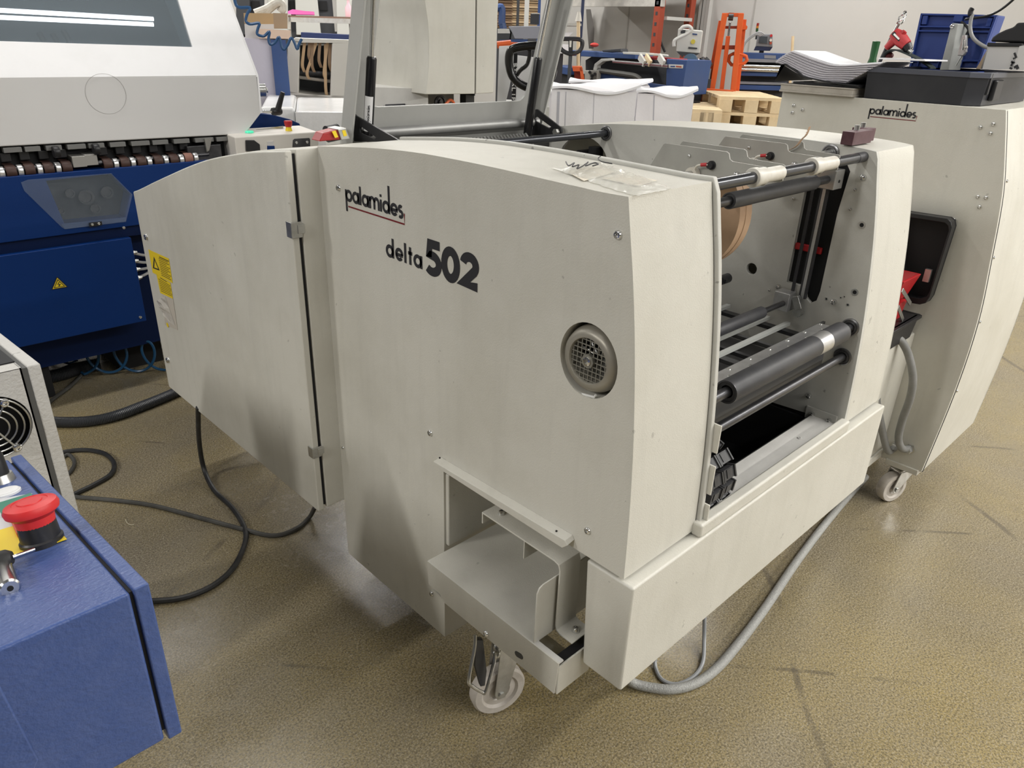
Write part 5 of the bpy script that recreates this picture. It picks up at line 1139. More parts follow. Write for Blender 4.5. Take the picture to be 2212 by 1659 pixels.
# --- stacks of paper on pallets
def stack(px0, px1, py, D, th, label, lines, curl=1, tilt=0):
    F_ = Face((px0 + px1) / 2, D); c = F_.p((px0 + px1) / 2, py); zt_ = c.z
    t = thing('sheet_stack', label, 'paper stack', (c.x, c.y, 0), 'tall stacks of printed sheets')
    F_.block(px0, px1, py, py, th, z0=.12, z1=zt_).build('sheets', mat('sheet_edges', (.78, .765, .78), .8, bump=.4, bump_scale=60, dirt=(.70, .69, .71), dirt_scale=2, dirt_amt=.7), t)
    # curled top sheets
    a, b = F_.p(px0, py).dot(F_.e), F_.p(px1, py).dot(F_.e); base = F_.n * D; N = 16; vs = []; fs = []
    for j in range(5):
        for i in range(N + 1):
            u = i / N; q_ = base + F_.e * (a - .012 + (b - a + .03) * u) + F_.n * (th * j / 4 - .012)
            vs.append(V((q_.x, q_.y, zt_ + .004 + .028 * (2 * u - 1) ** 2 * curl * (1 if u > .5 else .3) + .012 * math.sin(u * 7 + j))))
    for j in range(4):
        for i in range(N): k = j * (N + 1) + i; fs.append((k, k + 1, k + N + 2, k + N + 1))
    m_ = MB()._add(vs, fs); m_._add([v_ - V((0, 0, .012)) for v_ in vs], [f[::-1] for f in fs]); m_._add([v_ for v_ in vs[:N + 1]] + [v_ - V((0, 0, .012)) for v_ in vs[:N + 1]], [(i + 1, i, i + N + 1, i + N + 2) for i in range(N)])
    m_.build('top_sheets', mat('top_sheet_white', (.80, .80, .82), .75), t)
    for px, w_ in lines:
        a_, b_ = F_.p(px, py + 2, -.001), F_.p(px - 3, py + 90, -.001)
        MB().prism([a_, a_ + F_.e * w_, b_ + F_.e * w_, b_], F_.n * .002).build('edge_mark', mat('printed_edge_line', (.42, .42, .46), .8), t)
    z_ = .12
    for k in range(3):
        q0 = base + F_.e * (a + (b - a) * (.05 + .40 * k)); MB().prism([V((q_.x, q_.y, 0)) for q_ in (q0, q0 + F_.e * .1, q0 + F_.e * .1 + F_.n * th, q0 + F_.n * th)], (0, 0, .12)).build('pallet_runner', wood, t)
stack(1192, 1376, 196, 4.3, .55, 'largest white sheet stack, left one in front of the blue bench machine', [(1204, .014), (1222, .004), (1283, .003)])
stack(1378, 1500, 204, 4.55, .6, 'lower white sheet stack right of the largest one', [(1412, .006)])
stack(1232, 1404, 183, 5.1, .5, 'white sheet stack showing only its top behind the largest stack', [(1250, .01)])
stack(1170, 1196, 196, 4.9, .5, 'narrow edge of a white sheet stack left of the largest one', [])
# --- pallets
def pallet(px0, px1, pyt, D, label, turn=.0, zt_=None, H_=.112):
    F_ = Face((px0 + px1) / 2, D); a, b = F_.p(px0, pyt), F_.p(px1, pyt); zt_ = a.z if zt_ is None else zt_
    W = (b - a).dot(F_.e); L = .8
    t = thing('wooden_pallet', label, 'pallet', (a.x, a.y, zt_ - H_), 'pale wooden pallets')
    e_ = (F_.e * math.cos(turn) + F_.n * math.sin(turn)); n__ = (F_.n * math.cos(turn) - F_.e * math.sin(turn)); o_ = V((a.x, a.y, 0))
    def bx(u0, u1, v0, v1, z0, z1, nm):
        P_ = [o_ + e_ * u + n__ * v for u, v in ((u0, v0), (u1, v0), (u1, v1), (u0, v1))]
        MB().hexa([V((q_.x, q_.y, z0)) for q_ in P_] + [V((q_.x, q_.y, z1)) for q_ in P_]).build(nm, wood, t)
    for k in range(5): bx(0, W, k * L / 5 + .008, (k + 1) * L / 5 - .02, zt_ - .022, zt_, 'deck_board')
    for k in range(3):
        bx(k * (W - .1) / 2, k * (W - .1) / 2 + .1, 0, L, zt_ - H_, zt_ - H_ + .02, 'bottom_board')
        for v0 in (0, L / 2 - .05, L - .1): bx(k * (W - .1) / 2, k * (W - .1) / 2 + .1, v0, v0 + .1, zt_ - H_ + .02, zt_ - .022, 'pallet_block')
    return t
D_ = 6.3
FP = Face(1620, D_); z1_ = FP.p(1600, 208).z
tzp = FP.p(1560, 208).z; names = ('topmost', 'second', 'third', 'fourth', 'fifth', 'sixth', 'seventh', 'eighth', 'ninth', 'tenth')
k = 0
while tzp > .1:
    pallet(1556, 1704, 208, D_, ('topmost pale pallet of the pile beside the right cabinet' if k == 0 else names[k] + ' pallet from the top of the pile beside the right cabinet'), (.24, .20, .26)[k % 3], tzp); tzp -= .114; k += 1
tzp = Face(1530, 6.0).p(1500, 236).z; k = 0
while tzp > .1:
    pallet(1497, 1562, 236, 6.0, ('top pallet of the low pile left of the stacker' if k == 0 else names[k] + ' pallet from the top of the low pile left of the stacker'), .1, tzp); tzp -= .114; k += 1
# --- orange stacker
ST = thing('pallet_stacker', 'orange hand stacker with tall double mast in front of the wall', 'stacker', tuple(Face(1570, 7.1).p(1550, 230)[:2]) + (0,))
FS = Face(1570, 7.1)
def beam2(pts, w_, th, name, m_, off=0):
    a, b = FS.p(*pts[0], off), FS.p(*pts[1], off); d = (b - a)
    o = MB().obox((a + b) / 2, (w_, th, d.length), Matrix((FS.e, FS.n, d.normalized())).transposed()).build(name, m_, ST, bevel=.003); return o
beam2(((1566, 29), (1537, 200)), .045, .10, 'mast_rail', orange); beam2(((1601, 29), (1583, 200)), .045, .10, 'mast_rail', orange)
beam2(((1559, 45), (1530, 200)), .05, .08, 'mast_rail', orange, .08); beam2(((1606, 42), (1590, 200)), .05, .08, 'mast_rail', orange, .08)
beam2(((1573, 78), (1558, 200)), .035, .05, 'lift_cylinder', orange, .02); beam2(((1577, 48), (1573, 80)), .018, .02, 'lift_rod', chrome, .02)
FS.slab([(1560, 28), (1606, 28), (1605, 36), (1559, 36)], .10).build('mast_head', orange, ST)
FS.slab([(1567, 56), (1600, 56), (1599, 62), (1566, 62)], .06, .03).build('mast_tie', rackred, ST)
FS.slab([(1556, 98), (1590, 98), (1589, 107), (1555, 107)], .06, .03).build('mast_tie', rackred, ST)
FS.slab([(1602, 53), (1612, 54), (1615, 58), (1613, 64), (1602, 64)], .08).build('mast_lug', orange, ST)
MB().lathe(FS.p(1579, 36, .02), FS.e, [(0, -.02), (.03, -.02), (.03, .02), (0, .02)], 16).build('chain_wheel', steel, ST)
FS.slab([(1518, 190), (1585, 195), (1583, 212), (1516, 206)], .04, -.1).build('fork_plate', orange, ST, bevel=.003)
FS.slab([(1516, 206), (1524, 207), (1522, 220), (1514, 219)], .04, -.1).build('fork_plate', orange, ST)
FS.slab([(1514, 216), (1582, 221), (1580, 245), (1512, 238)], .04, -.1).build('fork_plate', orange, ST, bevel=.003)
MB().tube([FS.p(px, py, .05) for px, py in ((1584, 116), (1600, 117), (1612, 122), (1614, 130), (1608, 137), (1592, 140), (1580, 140), (1574, 132), (1576, 120))], .014, n=8, closed=True).build('steer_ring', orange, ST)
a = FS.p(1540, 240, -.1); b = FS.p(1580, 240, -.1)
FS.block(1526, 1600, 200, 260, .3, 0, 0, FS.p(1560, 215).z).build('stacker_chassis', orange, ST)
# --- blue bench machine in the middle, along the wall (front faces -X)
BX = 5.3
BM = thing('blue_bench_machine', 'long blue cutting machine with open rails in front of the rack', 'machine', (BX + .3, 5.0, 0))
bxp = lambda px, py, dx=0: at(px, py, x=BX + dx)
def bxs(pts, th, name, m_, dx=0, par=None, bevel=.004): return MB().prism([bxp(px, py, dx) for px, py in pts], (th, 0, 0)).build(name, m_, par or BM, bevel=bevel)
bxs([(1286, 118), (1372, 124), (1446, 130), (1484, 130), (1474, 235), (1290, 230), (1265, 190), (1265, 130)], .02, 'back_sheet', dgrey2, .34, bevel=0)
bxs([(1225, 108), (1372, 117), (1372, 128), (1225, 120)], .25, 'top_rail', steelb, .1)
bxs([(1440, 127), (1484, 130), (1472, 206), (1438, 205)], .35, 'end_tower', steelb, 0)
bxs([(1444, 139), (1476, 140), (1475, 148), (1444, 147)], .003, 'name_plate', lgrey, -.003)
bxs([(1448, 142), (1458, 142), (1458, 145), (1448, 145)], .002, 'plate_print', steelb, -.005); bxs([(1460, 142), (1472, 143), (1472, 146), (1460, 145)], .002, 'plate_print', rackred, -.005)
bxs([(1290, 153), (1330, 166), (1385, 177), (1438, 184), (1438, 215), (1290, 212)], .03, 'lower_skirt', steelb, 0)
bxs([(1322, 130), (1440, 139), (1440, 147), (1322, 136)], .04, 'feed_rail', mat('worn_rail', (.30, .29, .29), .4, .5), -.02)
bxs([(1322, 133), (1440, 142), (1440, 144), (1322, 135)], .045, 'rail_stripe', mat('dark_red_rail', (.16, .03, .04), .5), -.024)
bxs([(1281, 151), (1284, 138), (1298, 127), (1320, 126), (1320, 131), (1302, 133), (1290, 142), (1289, 152)], .05, 'side_arm', lgrey, -.03)
bxs([(1262, 152), (1291, 152), (1288, 180), (1263, 178)], .10, 'knob_panel', mat('beige_panel', (.42, .40, .36), .5), -.05)
for px, py in ((1274, 156), (1285, 160), (1279, 164), (1278, 172)): MB().cyl(bxp(px, py, -.05), bxp(px, py, -.08), .014, .012).build('panel_knob', black, BM)
bxs([(1378, 121), (1470, 127), (1470, 133), (1378, 127)], .10, 'red_shelf', mat('shelf_red', (.36, .04, .05), .5), .05)
for px in (1382, 1395, 1424):
    a, b = bxp(px, 122, .02), bxp(px + 10, 138, -.02); MB().obox((a + b) / 2, (.02, .05, (b - a).length), frame(b - a)).build('wood_strip', wood if px == 1395 else lgrey, BM)
bxs([(1344, 112), (1400, 114), (1440, 118), (1440, 122), (1346, 117)], .03, 'cross_tube', lgrey, .02)
bxs([(1300, 108), (1340, 105), (1342, 112), (1302, 113)], .1, 'black_tray', dgrey2, .12)
MB().tube(spline([bxp(px, py, -.01) for px, py in ((1292, 152), (1320, 156), (1350, 160), (1372, 164), (1384, 172))], 5), .02).build('black_hose', mat('grey_hose_far', (.12, .12, .11), .5), BM)
bxs([(1196, 140), (1226, 146), (1226, 162), (1194, 156)], .2, 'side_table', steelb, 0); bxs([(1208, 160), (1228, 160), (1228, 240), (1210, 240)], .3, 'table_foot', dgrey2, .05)
MB().box(BX + .02, BX + .34, at(1470, 150, x=BX).y, at(1290, 150, x=BX).y, 0, at(1400, 215, x=BX).z).build('machine_base', dgrey2, BM)
rdm = MB().ball(bxp(1284, 97, .1), .03, (1.6, 1, .6)).build('red_rag', mat('red_rag', (.5, .05, .04), .7)); tag(rdm, 'small red cloth on the rail of the blue bench machine', 'cloth')
# --- white control box with yellow dot
FC = Face(1490, 6.9)
WB = thing('control_unit', 'white control unit with yellow disc and cable on the blue machine tower', 'control box', tuple(FC.p(1490, 100)[:2]) + (1.2,))
FC.slab([(1465, 61), (1519, 66), (1512, 116), (1461, 112)], .2).build('unit_body', lgrey, WB, bevel=.01)
FC.slab([(1471, 65), (1481, 65), (1480, 72), (1470, 72)], .004, -.004).build('unit_screen', dgrey2, WB); FC.slab([(1496, 72), (1506, 73), (1506, 76), (1496, 75)], .004, -.004).build('unit_plate', steelb, WB)
MB().cyl(FC.p(1497, 90, 0), FC.p(1497, 90, -.01), .018).build('yellow_disc', mat('dull_yellow', (.55, .45, .06), .5), WB)
FC.slab([(1487, 101), (1506, 103), (1506, 106), (1487, 105)], .01, -.01).build('button_row', dgrey2, WB)
MB().tube(spline([FC.p(px, py, -.05) for px, py in ((1456, 100), (1457, 88), (1470, 80), (1486, 72), (1494, 64), (1488, 57), (1476, 58), (1470, 64))], 5), .014).build('white_cable', lgrey, WB)
FC.slab([(1462, 112), (1511, 116), (1500, 122), (1470, 120)], .15).build('unit_foot', dgrey2, WB)
FC.block(1482, 1496, 118, 200, .15, .05, 0).build('unit_stand', dgrey2, WB)
vlv = thing('valve_cluster', 'dark cluster of valves and pipes between blue tower and orange stacker', 'valves', tuple(FC.p(1515, 140)[:2]) + (.6,))
FC.block(1492, 1535, 148, 170, .3, .1).build('valve_bench', mgrey, vlv)
FC.block(1496, 1532, 170, 240, .25, .12, 0).build('valve_stand', dgrey2, vlv)
rr = random.Random(5)
for k in range(10):
    c = FC.p(1500 + rr.random() * 32, 130 + rr.random() * 16, .1); MB().lathe(c, (rr.random() - .5, rr.random() - .5, .6), [(0, -.03), (.022, -.03), (.03, 0), (.02, .03), (0, .03)], 10).build('valve', (steel, zinc, dgrey2)[k % 3], vlv)
FC.block(1478, 1494, 128, 165, .1, -.1).build('motor_foot', mgrey, vlv); MB().cyl(FC.p(1490, 133, -.14), FC.p(1492, 133, -.05), .06).build('round_motor', mat('teal_motor', (.08, .14, .2), .4), vlv)
# --- second blue machine right with chrome rollers and operator panel
FD = Face(1640, 7.5)
B2 = thing('blue_roller_machine', 'blue machine with chrome rollers partly hidden behind the stacker and paper', 'machine', tuple(FD.p(1650, 190)[:2]) + (0,))
FD.slab([(1590, 113), (1700, 116), (1700, 130), (1590, 127)], .3).build('top_cover', steelb, B2, bevel=.004)
FD.slab([(1590, 126), (1700, 129), (1700, 136), (1590, 133)], .2, -.02).build('grey_rail', mgrey, B2)
for y0 in (143, 151):
    MB().cyl(FD.p(1585, y0 - 1, -.02), FD.p(1705, y0 + 3, -.02), .016).build('chrome_roller', chrome, B2)
FD.slab([(1585, 133), (1705, 136), (1705, 200), (1585, 196)], .05, .1).build('dark_back', dgrey2, B2)
FD.slab([(1588, 156), (1700, 159), (1700, 166), (1588, 163)], .1, -.02).build('lower_rail', steelb, B2)
FD.slab([(1588, 176), (1700, 179), (1700, 184), (1588, 181)], .1, -.02).build('lower_rail', mgrey, B2); FD.slab([(1588, 183), (1700, 186), (1700, 196), (1588, 193)], .1, -.02).build('lower_rail', steelb, B2)
FD.block(1585, 1705, 196, 240, .35, .1, 0).build('machine_base', dgrey2, B2)
FD.slab([(1651, 119), (1676, 120), (1676, 127), (1651, 126)], .004, -.004).build('name_plate', mgrey, B2)
OP = thing('operator_panel', 'grey operator panel with screen on the blue roller machine', 'control panel', tuple(FD.p(1650, 105)[:2]) + (1.3,))
FD.slab([(1637, 73), (1669, 74), (1669, 102), (1632, 100)], .08, .02).build('panel_case', mgrey, OP, bevel=.006)
FD.slab([(1632, 100), (1669, 102), (1663, 110), (1628, 109)], .08, .02).build('panel_foot', mat('panel_navy', (.012, .02, .06), .5), OP)
FD.slab([(1641, 78), (1658, 79), (1657, 94), (1639, 93)], .01, .012).build('panel_screen', mat('dark_screen', (.06, .07, .08), .2), OP)
for px, py, m_ in ((1666, 77, red), (1665, 84, mgrey), (1665, 87, white_n), (1665, 93, rackred)): MB().cyl(FD.p(px, py, .02), FD.p(px, py, -.005), .011).build('panel_button', m_, OP)
FD.block(1640, 1650, 108, 116, .05, .05).build('panel_neck', dgrey2, OP)
LT = thing('signal_tower', 'small red amber green signal tower above the operator panel', 'signal lamp', tuple(FD.p(1636, 60)[:2]) + (1.5,))
for (p0, p1, cc) in (((1637.5, 50), (1636.5, 56), (.25, .02, .015)), ((1636.5, 56), (1635.8, 61), (.42, .16, .02)), ((1635.8, 61), (1635, 68), (.015, .06, .02))):
    MB().cyl(FD.p(*p1, .05), FD.p(*p0, .05), .011).build('lamp_segment', mat('lens', cc, .3), LT)
MB().cyl(FD.p(1633, 85, .05), FD.p(1635, 68, .05), .008).build('lamp_stem', dgrey2, LT)
for k in range(4):
    cc = MB().tube(spline([FD.p(1652 - k * 3, 75 + k, -.03), FD.p(1640 - k * 2, 69 + k * 2, -.03), FD.p(1622 - k * 2, 78 + k * 3, -.03), FD.p(1608, 92 + k * 2, -.03), FD.p(1598 + k * 2, 112, -.03)], 5), .007, n=6).build('panel_cable', lgt_c, OP)
Fwl = Face(1712, 7.4)
stk = MB().cyl(Fwl.p(1688, 480), Fwl.p(1713, 78), .012).build('wooden_stick', wood); tag(stk, 'short wooden stick leaning on the wall above the paper stack', 'stick')
# --- pallet rack
FR = 6.4
RK = thing('pallet_rack', 'rack with rusty red uprights and a grey shelf beam along the wall', 'rack', (FR, 5.5, 0))
rx = lambda px, py, dx=0: at(px, py, x=FR + dx)
for pts, dx in ((((1430, -20), (1417, -20), (1410, 140), (1422, 140)), 0), (((1497, -20), (1485, -20), (1480, 60), (1490, 60)), .5)):
    y0, y1 = rx(*pts[0], dx).y, rx(*pts[1], dx).y
    MB().box(FR + dx, FR + dx + .08, y0, y1, 0, 3.2).build('rack_upright', rackred, RK, bevel=.003)
    for k in range(24): MB().box(FR + dx - .002, FR + dx, (y0 + y1) / 2 - .012, (y0 + y1) / 2 + .012, .9 + k * .09, .93 + k * .09).build('upright_slot', dgrey2, RK)
zb1, zb2 = rx(1400, 14).z, rx(1400, 1).z; ya, yb2 = rx(1205, 5).y, rx(1430, 5).y
MB().box(FR, FR + .05, yb2, ya, zb1, zb1 + .12).build('rack_beam', mat('scuffed_beam', (.42, .40, .37), .6, dirt=(.7, .68, .62), dirt_scale=9, dirt_amt=.7), RK); MB().box(FR, FR + .70, yb2, ya, zb1 + .12, zb1 + .14).build('rack_deck', lgrey, RK)
zc_ = rx(1460, 37, .25).z; MB().box(FR + .08, FR + .5, yb2 - .02, yb2 + .02, zc_ - .03, zc_).build('rack_tie', lgrey, RK)
MB().tube([rx(1423, 80, .1), rx(1436, 112, .2)], .012).build('rack_brace', dgrey2, RK)
# --- pallet trucks
FH = Face(1145, 3.9)
TK = thing('stacklifter_truck', 'white lift truck with black loop handle and lettered mast behind the guard', 'lift truck', tuple(FH.p(1120, 200)[:2]) + (0,))
MB().tube(spline([FH.p(px, py) for px, py in ((1112, 104), (1150, 99), (1184, 102), (1193, 112), (1195, 150), (1188, 172), (1170, 184), (1150, 190), (1128, 184), (1108, 166), (1100, 140), (1101, 115))], 6, True), .020, n=12, closed=True).build('loop_handle', mat('gloss_black_tube', (.01, .01, .01), .18), TK)
MB().tube(spline([FH.p(px, py, .02) for px, py in ((1114, 166), (1124, 152), (1138, 140), (1144, 120), (1143, 102))], 5), .010).build('handle_stay', mat('gloss_black_rod', (.01, .01, .01), .25), TK)
FH.slab([(1078, 100), (1115, 98), (1110, 130), (1100, 190), (1080, 270), (1072, 270)], .06, .15).build('side_plate', mat('white_truck_paint', (.66, .67, .68), .4), TK)
FH.slab([(1110, 115), (1118, 115), (1112, 270), (1103, 270)], .02, .08).build('mast_strip', black, TK)
FH.slab([(1118, 120), (1185, 128), (1186, 270), (1112, 270)], .05, .25).build('white_frame', mat('white_truck_frame', (.62, .62, .62), .45), TK)
FH.slab([(1172, 134), (1178, 134), (1178, 144), (1171, 144)], .003, .245).build('blue_sticker', steelb, TK)
FH.block(1085, 1185, 230, 300, .4, .15, 0).build('truck_base', lgrey, TK)
# vertical lettering on the mast strip
LET = {'S': [[(.9, .8), (.5, 1), (.1, .8), (.2, .55), (.8, .45), (.9, .2), (.5, 0), (.1, .2)]], 'T': [[(0, 1), (1, 1)], [(.5, 1), (.5, 0)]], 'A': [[(0, 0), (.5, 1), (1, 0)], [(.2, .35), (.8, .35)]], 'C': [[(.9, .8), (.5, 1), (.1, .7), (.1, .3), (.5, 0), (.9, .2)]], 'K': [[(.1, 0), (.1, 1)], [(.9, 1), (.1, .5), (.9, 0)]], 'L': [[(.1, 1), (.1, 0), (.9, 0)]], 'I': [[(.5, 0), (.5, 1)]], 'F': [[(.1, 0), (.1, 1), (.9, 1)], [(.1, .5), (.7, .5)]], 'E': [[(.9, 1), (.1, 1), (.1, 0), (.9, 0)], [(.1, .5), (.8, .5)]], 'R': [[(.1, 0), (.1, 1), (.8, .9), (.8, .6), (.1, .5), (.9, 0)]]}
tx = MB(); a_, b_ = FH.p(1113, 136, .078), FH.p(1106, 262, .078); dn = (b_ - a_).normalized(); rt = FH.e
step = (b_ - a_).length / 12
for k, chh in enumerate('STACKLIFTER'):
    o0 = a_ + dn * step * k
    for s_ in LET[chh]: stroke(tx, [(x_ * .018, y_ * .017) for x_, y_ in s_], .005, lambda u, v, o0=o0: o0 + dn * (u + .0) + rt * (v - .008))
tx.build('mast_lettering', mat('white_print', (.7, .7, .7), .5), TK, smooth=0)
ob = MB().tube([Face(1090, 4.3).p(1074, 97), Face(1090, 4.3).p(1104, 94)], .018).tube([Face(1090, 4.3).p(1104, 94), Face(1090, 4.3).p(1112, 95), Face(1090, 4.3).p(1150, 97)], .008).build('orange_handle_bar', orange); tag(ob, 'orange handle bar sticking out right of the grey tower', 'bar')
FG = Face(1233, 5.75)
T2 = thing('pallet_truck', 'orange hand pallet truck with black ring handle behind the sheet stacks', 'pallet truck', tuple(FG.p(1235, 190)[:2]) + (0,))
MB().tube(spline([FG.p(px, py) for px, py in ((1210, 86), (1233, 84), (1256, 87), (1256, 104), (1246, 113), (1232, 116), (1218, 111), (1210, 102))], 5, True), .015, n=10, closed=True).build('ring_handle', black, T2)
FG.slab([(1228, 84), (1238, 84), (1237, 112), (1228, 112)], .03, -.01).build('handle_head', black, T2); FG.slab([(1230, 88), (1235, 88), (1234, 102), (1230, 102)], .002, -.013).build('handle_label', white_n, T2)
FG.slab([(1229, 110), (1237, 110), (1232, 190), (1224, 190)], .04, 0).build('draw_bar', dgrey2, T2)
FG.slab([(1236, 144), (1257, 144), (1258, 154), (1238, 154)], .15, 0).build('pump_housing', orange, T2); FG.slab([(1252, 146), (1258, 146), (1266, 190), (1257, 190)], .1, 0).build('fork_heel', orange, T2)
FG.slab([(1240, 154), (1254, 154), (1258, 190), (1242, 190)], .05, .08).build('pump_dark', rackred, T2)
FG.block(1222, 1268, 188, 260, .5, 0, 0).build('truck_base', rackred, T2)
brm = thing('broom', 'broom with pale wooden handle standing behind the pallet truck', 'broom', tuple(FG.p(1249, 140)[:2]) + (0,))
MB().cyl(FG.p(1249, 148, .3), FG.p(1249.5, 44, .3), .013).build('handle', wood, brm); MB().cyl(FG.p(1249.5, 46, .3), FG.p(1251, 26, .3), .025, .012).build('bristles', white_n, brm)
# --- work bench with grey devices left of the rack
FW = Face(1160, 6.2)
WT = thing('work_bench', 'bench with grey table machines below the rack beam', 'bench', tuple(FW.p(1150, 90)[:2]) + (0,))
FW.slab([(1075, 62), (1100, 62), (1102, 72), (1075, 72)], .5).build('bench_top', lgrey, WT); FW.slab([(1075, 72), (1102, 72), (1100, 86), (1075, 86)], .4).build('bench_box', dgrey2, WT)
FW.slab([(1098, 57), (1166, 56), (1164, 84), (1112, 84), (1106, 70)], .5).build('grey_device', mat('blue_grey_device', (.28, .29, .33), .5), WT, bevel=.005)
FW.slab([(1185, 62), (1207, 61), (1206, 84), (1182, 84)], .4).build('grey_device', mat('light_device', (.40, .40, .42), .5), WT)
FW.slab([(1095, 85), (1140, 85), (1138, 96), (1094, 95)], .4).build('blue_drawer', steelb, WT)
FW.block(1075, 1215, 95, 200, .4, .05, 0).build('bench_frame', dgrey2, WT)
FW.slab([(1202, 49), (1256, 51), (1256, 56), (1202, 55)], .5, -.1).build('bench_shelf', lgrey, WT); FW.slab([(1208, 56), (1213, 56), (1213, 92), (1208, 92)], .04, -.1).build('shelf_post', dgrey2, WT)
FW.slab([(1213, 70), (1238, 70), (1225, 82), (1213, 84)], .02, 0).build('white_sheet', paper, WT); FW.slab([(1195, 95), (1230, 97), (1228, 116), (1192, 114)], .4, -.2).build('paper_roll', paper, WT)
mon = thing('small_monitor', 'small dark monitor with white top edge on the bench', 'monitor', tuple(FW.p(1155, 45)[:2]) + (1.6,))
FW.slab([(1146, 30), (1165, 30), (1164, 53), (1145, 52)], .1, .1).build('monitor_case', dgrey2, mon); FW.slab([(1148, 28), (1166, 28), (1166, 31), (1148, 31)], .1, .1).build('monitor_edge', white_n, mon)
cbx = FW.slab([(1202, 16), (1224, 18), (1223, 47), (1201, 46)], .3, -.1).build('parcel_box', card); tag(cbx, 'brown cardboard parcel on the bench shelf under the rack beam', 'box')
for k, (p0, p1) in enumerate(((1075, 1108), (1106, 1165))):
    F_ = Face((p0 + p1) / 2, 8.2); t = thing('board_stack', ('dark brown board stack beside the grey tower at the top edge', 'pale brown board stack at the top edge behind the guard')[k], 'boards', tuple(F_.p(p0, 30)[:2]) + (0,), 'stacks of brown board')
    bm2 = mat('board_brown', ((.22, .14, .08), (.40, .29, .17))[k], .7)
    z_t, z_b = F_.p(p0, -40).z, F_.p(p0, 60).z; n_ = 18
    for j in range(n_): F_.block(p0, p1, 0, 10, .6 + .012 * (j % 2), -.012 * (j % 3), z_b + (z_t - z_b) * j / n_, z_b + (z_t - z_b) * (j + .82) / n_).build('board', bm2, t)
    F_.block(p0, p1, 0, 10, .6, .02, 0, z_b).build('board_base', dgrey2, t)
ps = MB(); Fq = Face(1140, 7.6)
for px, m_ in ((1119, dgrey2), (1138, lgrey), (1165, steelb), (1259, mat('navy_post', (.03, .04, .09), .5))):
    o = Fq.block(px - (3 if px != 1138 else 5), px + (3 if px != 1138 else 5), -30, 60, .06, 0 if px < 1200 else -.8, 0, 3).build('rack_post', m_); tag(o, {1119: 'thin dark post in front of the pale board stack', 1138: 'pale grey slotted post between the board stacks', 1165: 'dark blue post beside the grey guard', 1259: 'navy post behind the broom'}[px], 'post')
bfr = MB().tube(spline([Face(1085, 7).p(px, py) for px, py in ((1060, 17), (1075, 17), (1084, 18), (1084, 50), (1086, 56), (1088, 110), (1090, 472))], 4), .03).build('bent_tube_frame', steelb); tag(bfr, 'bent blue tube frame just right of the beige tower', 'barrier')  # bent blue frame; its leg down to the floor is added
gr_ = Face(1272, 9.35).slab([(1266, 20), (1276, 20), (1284, 62), (1282, 105), (1272, 105), (1268, 60)], .05).build('hanging_cloth', mat('dusty_cloth', (.22, .21, .20), .8)); tag(gr_, 'grey cloth hanging on the wall under the rack beam', 'cloth')
# --- grey tower hanging behind the guard
YT = 2.55
TW = thing('terminal_tower', 'beige curved operator tower seen through the grey guard frame', 'tower', (1.9, 2.8, 0))
lf = [at(px, py, y=YT) for px, py in ((915, -40), (917, 0), (923, 40), (926, 85), (926, 130), (924, 165), (920, 204))]
xl0 = lf[-1].x; xr0 = at(1066, 200, y=YT).x; xm = at(1027, 203, y=YT).x; zbt = lf[-1].z; ztt = lf[0].z
lfs = spline(lf, 3)
MB().prism([(p_.x, YT, p_.z) for p_ in lfs] + [(xm - .003, YT, zbt - .004), (xm - .003, YT, ztt)], (0, .50, 0)).build('tower_shell', beige, TW, bevel=.003)
MB().box(xm - .003, xm + .003, YT + .006, YT + .5, zbt - .012, ztt).build('tower_gap', darkgap, TW)
xr1 = at(1070, 0, y=YT).x
MB().prism([(xm + .003, YT, zbt - .004), (xr0, YT, zbt - .002), (xr1 + .02, YT, ztt), (xm + .003, YT, ztt)], (0, .50, 0)).build('tower_shell', beige, TW, bevel=.003)
rkb = at(1075, 125, y=YT + .1); MB().lathe(V((xr0 + (xr1 + .02 - xr0) * (rkb.z - zbt) / (ztt - zbt) - .002, YT + .06, rkb.z)), (1, 0, 0), [(0, 0), (.030, 0), (.035, .006), (.034, .018), (.026, .022), (0, .022)], 24).build('red_knob', mat('dark_red_knob2', (.22, .02, .02), .4), TW)
MB().box(xl0 + .05, xr0 - .1, YT + .15, YT + .5, 0, zbt + .03).build('tower_column', mat('column_grey', (.30, .29, .27), .5), TW)
q_ = at(955, 222, y=YT + .1); MB().lathe(V((q_.x, YT + .12, q_.z)), (0, -1, 0), [(0, 0), (.028, 0), (.03, .01), (.022, .012), (.02, .006), (.012, .006), (.011, .014), (0, .014)], 24).build('column_bearing', steel, TW)
MB().box(at(1000, 215, y=YT + .1).x, at(1018, 215, y=YT + .1).x, YT + .08, YT + .12, 1.0, zbt - .005).build('column_slot', black, TW)
FV = Face(900, 3.3)
FV.block(806, 925, 190, 260, .3, 0, 0).build('rear_table', ledge, TW); FV.slab([(832, 226), (875, 224), (880, 240), (834, 242)], .05, -.01).build('table_hole', dgrey2, TW)
orr = MB().tube(spline([at(px, py, y=YT + .06) for px, py in ((962, 226), (972, 216), (980, 222), (975, 232))], 4), .006).build('orange_wire', mat('orange_wire', (.7, .15, .05), .5)); tag(orr, 'small orange wire curl below the operator tower', 'wire')
